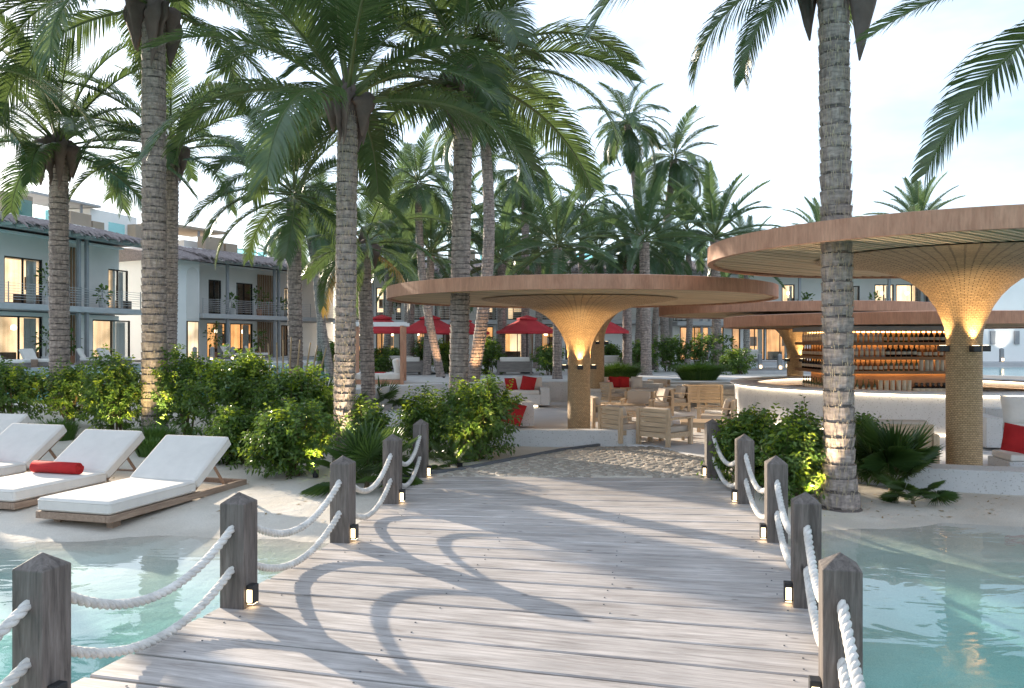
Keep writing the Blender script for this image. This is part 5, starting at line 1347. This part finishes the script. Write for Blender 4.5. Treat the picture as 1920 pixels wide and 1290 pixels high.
def cushion(label, pos, rot, s_=.42, mat='red', cat='cushion', th=.14):
    q = MB(); N = 8; vs = []; fs = []
    for sgn in (1, -1):
        for j in range(N + 1):
            for i in range(N + 1):
                u, v = -1 + 2 * i / N, -1 + 2 * j / N
                b = (1 - u ** 4) * (1 - v ** 4); k = 1 - .07 * (1 - abs(u * v)) * (abs(u) ** 3 + abs(v) ** 3) * .5
                vs.append((u * s_ / 2 * k, sgn * th / 2 * b ** .55, v * s_ / 2 * k))
    o = (N + 1) ** 2
    for sgn in (0, 1):
        for j in range(N):
            for i in range(N):
                a = sgn * o + j * (N + 1) + i; f = (a, a + 1, a + N + 2, a + N + 1); fs.append(f if sgn else f[::-1])
    q.add(vs, fs); ob = q.build('cushion', T[mat], smooth=True); ob.location = pos; ob.rotation_euler = rot
    return tag(ob, label, cat, f'{"red" if mat == "red" else "pale"} cushions on the benches')
b1 = bench('white built-in bench at the lounge back with red and white cushions', (-.25, 27.9, .016), 0, 2.4, .95, arm=(1,))
cy_ = 28.22
cushion('red cushion lying leftmost on the back bench of the sunken lounge', (-.02, 28.1, .74), (R(-22), 0, R(25)), .46)
cushion('white cushion between the red ones on the back bench', (.28, 28.2, .77), (R(-15), 0, R(-5)), .5, 'cushion')
cushion('tilted red cushion in front of the white one on the back bench', (.55, 28.0, .77), (R(-18), R(9), R(-12)), .50)
cushion('white cushion against the arm block of the back bench', (.80, 28.2, .76), (R(-12), 0, R(5)), .46, 'cushion')
b2 = bench('white bench end behind the round lamplit shrub', (-.95, 20.9, .016), R(8), 2.3, .9, arm=(1,), light=False)
cushion('big red cushion on the bench beside the round lamplit shrub', (.02, 20.45, .42), (R(-25), R(14), R(-15)), .56)
b3 = bench('white bench behind the second column with paired red cushions', (3.75, 29.0, .02), 0, 2.6, .9)
for k, (x, m_, lab) in enumerate([(2.75, 'red', 'red cushion half hidden by the second column'), (3.2, 'cushion', 'white cushion left of the red pair on the far bench'), (3.62, 'red', 'left one of the paired red cushions on the far bench'), (3.95, 'red', 'right one of the paired red cushions on the far bench'), (4.4, 'cushion', 'pale cushion right of the red pair on the far bench')]):
    cushion(lab, (x, 29.15, .76), (R(-14), R(rnd.uniform(-8, 8)), R(rnd.uniform(-12, 12))), .40, m_)
# right lounge
b4 = bench('white block bench at the right edge before the bar', (10.75, 16.75, .016), R(-12), 1.8, 1.0, arm=(-1,), light=False)
cushion('pale grey pillow on the right edge bench', (10.2, 16.65, .80), (R(-18), 0, R(-10)), .62, 'cushion', th=.2)
b5 = bench('low white bench at the right edge behind the broad low wall', (9.15, 14.3, -.26), R(-6), 1.4, .8, back=False, light=False)
cushion('red cushion standing at the right frame edge', (8.66, 14.12, .53), (R(-22), R(10), R(-25)), .5)
s = thing('timber_sofa', 'pale timber sofa seen from behind, right of the fan palm', 'sofa', G(1712, 880, .016), R(-8))
q = MB(); q.box((-.45, -.35, .50), (1.3, .07, .60)); q.build('back_panel', T['teakx'], s)
q = MB(); q.box((0, 0, 0), (1.24, .02, .10)); me = mesh_of(q, 'back_slat', [T['teakx']])
for k in range(4): part('back_slat', me, s, (-.45, -.396, .26 + k * .135))
for x in (-1.13, .23):
    q = MB(); q.box((x, 0, .33), (.10, .86, .62)); q.build('arm', T['teak'], s, bevel=.008)
q = MB(); q.box((-.45, .05, .24), (1.24, .72, .10)); q.build('seat_frame', T['teakx'], s)
q = MB(); q.box((-.45, .06, .37), (1.22, .70, .15)); soft(q, 'seat_cushion', 'beige', s, .03, 2)
q = MB(); q.box((-.45, -.22, .63), (1.2, .17, .46), Matrix.Rotation(R(10), 3, 'X')); soft(q, 'back_cushion', 'beige', s, .04, 2)

# red umbrellas on the path behind
def umbrella(label, loc, rz, w_=3.1, h=2.15):
    t = thing('umbrella', label, 'umbrella', loc, rz, 'red umbrellas behind the sunken lounge')
    q = MB(); a = w_ / 2; vs = [(0, 0, h + .62)]; N = 8
    n = 8
    ringp = [(a * math.cos(2 * PI * (k + .5) / n), a * math.sin(2 * PI * (k + .5) / n)) for k in range(n)]
    for k in range(n): vs.append((ringp[k][0] * .25, ringp[k][1] * .25, h + .60))
    for k in range(n): vs.append((ringp[k][0], ringp[k][1], h))
    for k in range(n): vs.append((ringp[k][0], ringp[k][1], h - .13))
    fs = [(1 + k, 1 + n + k, 1 + n + (k + 1) % n, 1 + (k + 1) % n) for k in range(n)] + [(1 + n + k, 1 + 2 * n + k, 1 + 2 * n + (k + 1) % n, 1 + n + (k + 1) % n) for k in range(n)]
    q.add(vs, fs); q.build('canopy', T['canvas'], t)
    q = MB(); q.add([(0, 0, h + .82)] + [(x * .34, y * .34, h + .66) for x, y in ringp] + [(x * .34, y * .34, h + .58) for x, y in ringp], [(0, 1 + k, 1 + (k + 1) % n) for k in range(n)] + [(1 + k, 1 + n + k, 1 + n + (k + 1) % n, 1 + (k + 1) % n) for k in range(n)]); q.build('vent', T['canvas'], t)
    q = MB(); q.tube([(0, 0, 0), (0, 0, h + .8)], .035, 8); q.build('pole', T['dark'], t)
    q = MB(); q.lathe([(0, .08), (.32, .08), (.35, 0), (0, 0)], 16); q.build('base', T['dark'], t)
    for k in range(n):
        q = MB(); q.tube([(0, 0, h + .30), (ringp[k][0] * .55, ringp[k][1] * .55, h + .27)], .014, 4); q.build('rib', T['dark'], t)
    return t
u0 = umbrella('red umbrella left of centre behind the daybed frame', (XY(716, 41), 41, .565), .1)
place(u0, (XY(806, 41), 41, .565), .3, 'red umbrella just left of the dark trunked palm')
place(u0, (XY(868, 47), 47, .565), .2, 'red umbrella behind the dark trunked palm, only its right edge in view')
place(u0, (XY(988, 42), 42, .565), .4, 'red umbrella left of the middle canopy column')
place(u0, (XY(1120, 41), 41, .565), .25, 'red umbrella right of the middle canopy column')

# canopied daybed
d = thing('daybed', 'white cushioned daybed under a timber frame canopy', 'daybed', (XY(712, 33.5), 33.5, .42), R(4))
q = MB()
for x, y in ((-1.0, -.9), (.95, -.9), (-1.0, .9), (.95, .9)):
    q = MB(); q.box((x, y, 1.2), (.14, .14, 2.4)); q.build('post', T['fascia'], d)
q = MB(); q.box((0, -.9, 2.47), (2.3, .12, .14)); q.box((0, .9, 2.47), (2.3, .12, .14)); q.box((-1.0, 0, 2.47), (.12, 1.678, .14)); q.box((.95, 0, 2.47), (.12, 1.678, .14)); q.build('top_frame', T['white'], d)
q = MB(); q.box((0, 0, .14), (1.9, 1.7, .22)); q.build('base', T['fascia'], d)
q = MB(); q.box((0, 0, .38), (1.8, 1.6, .26)); soft(q, 'mattress', 'cushion', d, .05)
q = MB(); q.box((.72, 0, .78), (.26, 1.5, .62), Matrix.Rotation(R(-12), 3, 'Y')); soft(q, 'bolster', 'cushion', d, .1)
q = MB(); q.box((-.1, -.2, .525), (.7, .5, .03)); tag(q.build('towel', T['red'], loc=(XY(712, 33.5), 33.5, .42), bevel=.01), 'folded red towel lying on the daybed mattress', 'towel')

# grey sofas and armchairs under the umbrellas
def grey_sofa(label, loc, rz, w_):
    t = thing('outdoor_sofa', label, 'sofa', loc, rz, 'grey timber sofas under the umbrellas')
    q = MB(); q.box((0, 0, 0), (w_, .05, .12)); me = mesh_of(q, 'back_board', [T['greywood']])
    for k in range(4): part('back_board', me, t, (0, -.4, .22 + k * .128))
    q = MB(); q.box((0, -.36, .40), (w_ - .02, .028, .5)); q.build('back_frame', T['greywood'], t)
    for s_ in (-1, 1):
        q = MB(); q.box((s_ * (w_ / 2 + .051), 0, .36), (.10, .88, .70)); q.build('arm', T['greywood'], t)
    q = MB(); q.box((0, .04, .36), (w_ - .02, .74, .18)); soft(q, 'seat_cushion', 'cushion', t, .04, 2)
    q = MB(); q.box((0, -.24, .66), (w_ - .06, .18, .42)); soft(q, 'back_cushion', 'cushion', t, .05, 2)
    return t
grey_sofa('grey timber sofa, back to the viewer, left of the middle canopy column', (XY(965, 41), 40.3, .565), 0, 1.5)
grey_sofa('grey timber sofa beside the daybed posts', (XY(771, 41), 40.2, .565), R(15), 1.0)
grey_sofa('pale cushioned sofa facing the viewer behind the second column', (XY(1140, 45), 44.5, .565), R(185), 1.3)
grey_sofa('grey sofa facing the viewer under the left of centre umbrella', (XY(752, 44), 43.5, .565), R(170), 1.4)
# white lounge chairs on the villa terraces
def chaise(label, loc, rz):
    t = thing('lounge_chair', label, 'lounge chair', loc, rz, 'white lounge chairs on the villa terraces')
    q = MB(); q.box((0, .0, .12), (.8, 1.5, .2)); q.build('base', T['greywood'], t)
    q = MB(); q.box((0, -.05, .30), (.8, 1.4, .16)); soft(q, 'seat_cushion', 'cushion', t, .04, 2)
    q = MB(); q.box((0, .62, .56), (.8, .16, .62), Matrix.Rotation(R(-28), 3, 'X')); soft(q, 'back_cushion', 'cushion', t, .04, 2)
    return t
ch = chaise('white lounge chair leftmost on the far left villa terrace', at_loc(f1, U1(18, -.8), -.8, 1.0), R(100))
for (f_, U_, px, y, a, lab) in [(f1, U1, 75, -.8, 80, 'white lounge chair left of the far left palm, on the villa terrace'), (f1, U1, 178, -.9, 110, 'white lounge chair right of the far left palm, on the villa terrace'), (f1, U1, 215, -.9, 80, 'white lounge chair at the right end of the far left villa terrace'),
                                (f2, U2, 440, -.9, 90, 'white lounge chair before the white villa lit doors'), (f2, U2, 482, -.9, 110, 'white lounge chair before the white villa screen'), (f4, U4, 1408, -1.0, 170, 'white lounge chair in front of the lit doors behind the pool')]:
    place(ch, at_loc(f_, U_(px, y), y, 1.0 if f_ is f1 else (1.05 if f_ is f2 else .8)), R(a), lab)
q = MB(); q.box((0, 0, .18), (.4, .4, .36)); tag(q.build('side_table', T['browntimber'], loc=at_loc(f1, U1(60, -.9), -.9, 1.0), bevel=.01), 'brown side table between the far left lounge chairs', 'side table')
# bollards by the pools
def bollard(label, loc, lit=True, h=.85):
    t = thing('pool_bollard', label, 'bollard', loc, 0, 'grey bollards by the pools')
    q = post_mesh(); q.v = [(x * .95, y * .95, max(z, 0) * h / .86) for x, y, z in q.v]; q.build('shaft', T['grey'], t)
    if lit:
        q = MB(); q.box((0, -.135, .16), (.12, .05, .16)); q.build('lens', T['lens'], t)
for px, Y, z, lab in [(1425, 47, .6, 'grey lit bollard nearest the bush, on the dock behind the bar'), (1462, 45.5, .6, 'grey bollard in the middle of the dock behind the bar'), (1475, 49, .6, 'grey lit bollard beside the bar column, behind the pool'),
                   (329, 50, .95, 'grey bollard at the white villa gable'), (365, 51, .95, 'grey bollard in front of the gable window'), (398, 52, .95, 'grey bollard by the banana leaf plant'), (437, 53, .95, 'grey bollard before the white villa column'),
                   (1878, 54, .85, 'grey bollard before the white wall at the right edge')]:
    bollard(lab, (XY(px, Y), Y, z))
q = MB(); q.box((0, 0, 0), (.34, 5.0, .05)); me = None
dk = thing('pool_dock', 'small grey plank dock crossing the pool behind the bar', 'dock', (XY(1430, 45), 45, .66), R(-62))
me = mesh_of(q, 'plank', [T['greywood']])
for k in range(8): part('plank', me, dk, (-1.3 + k * .36, 0, 0))
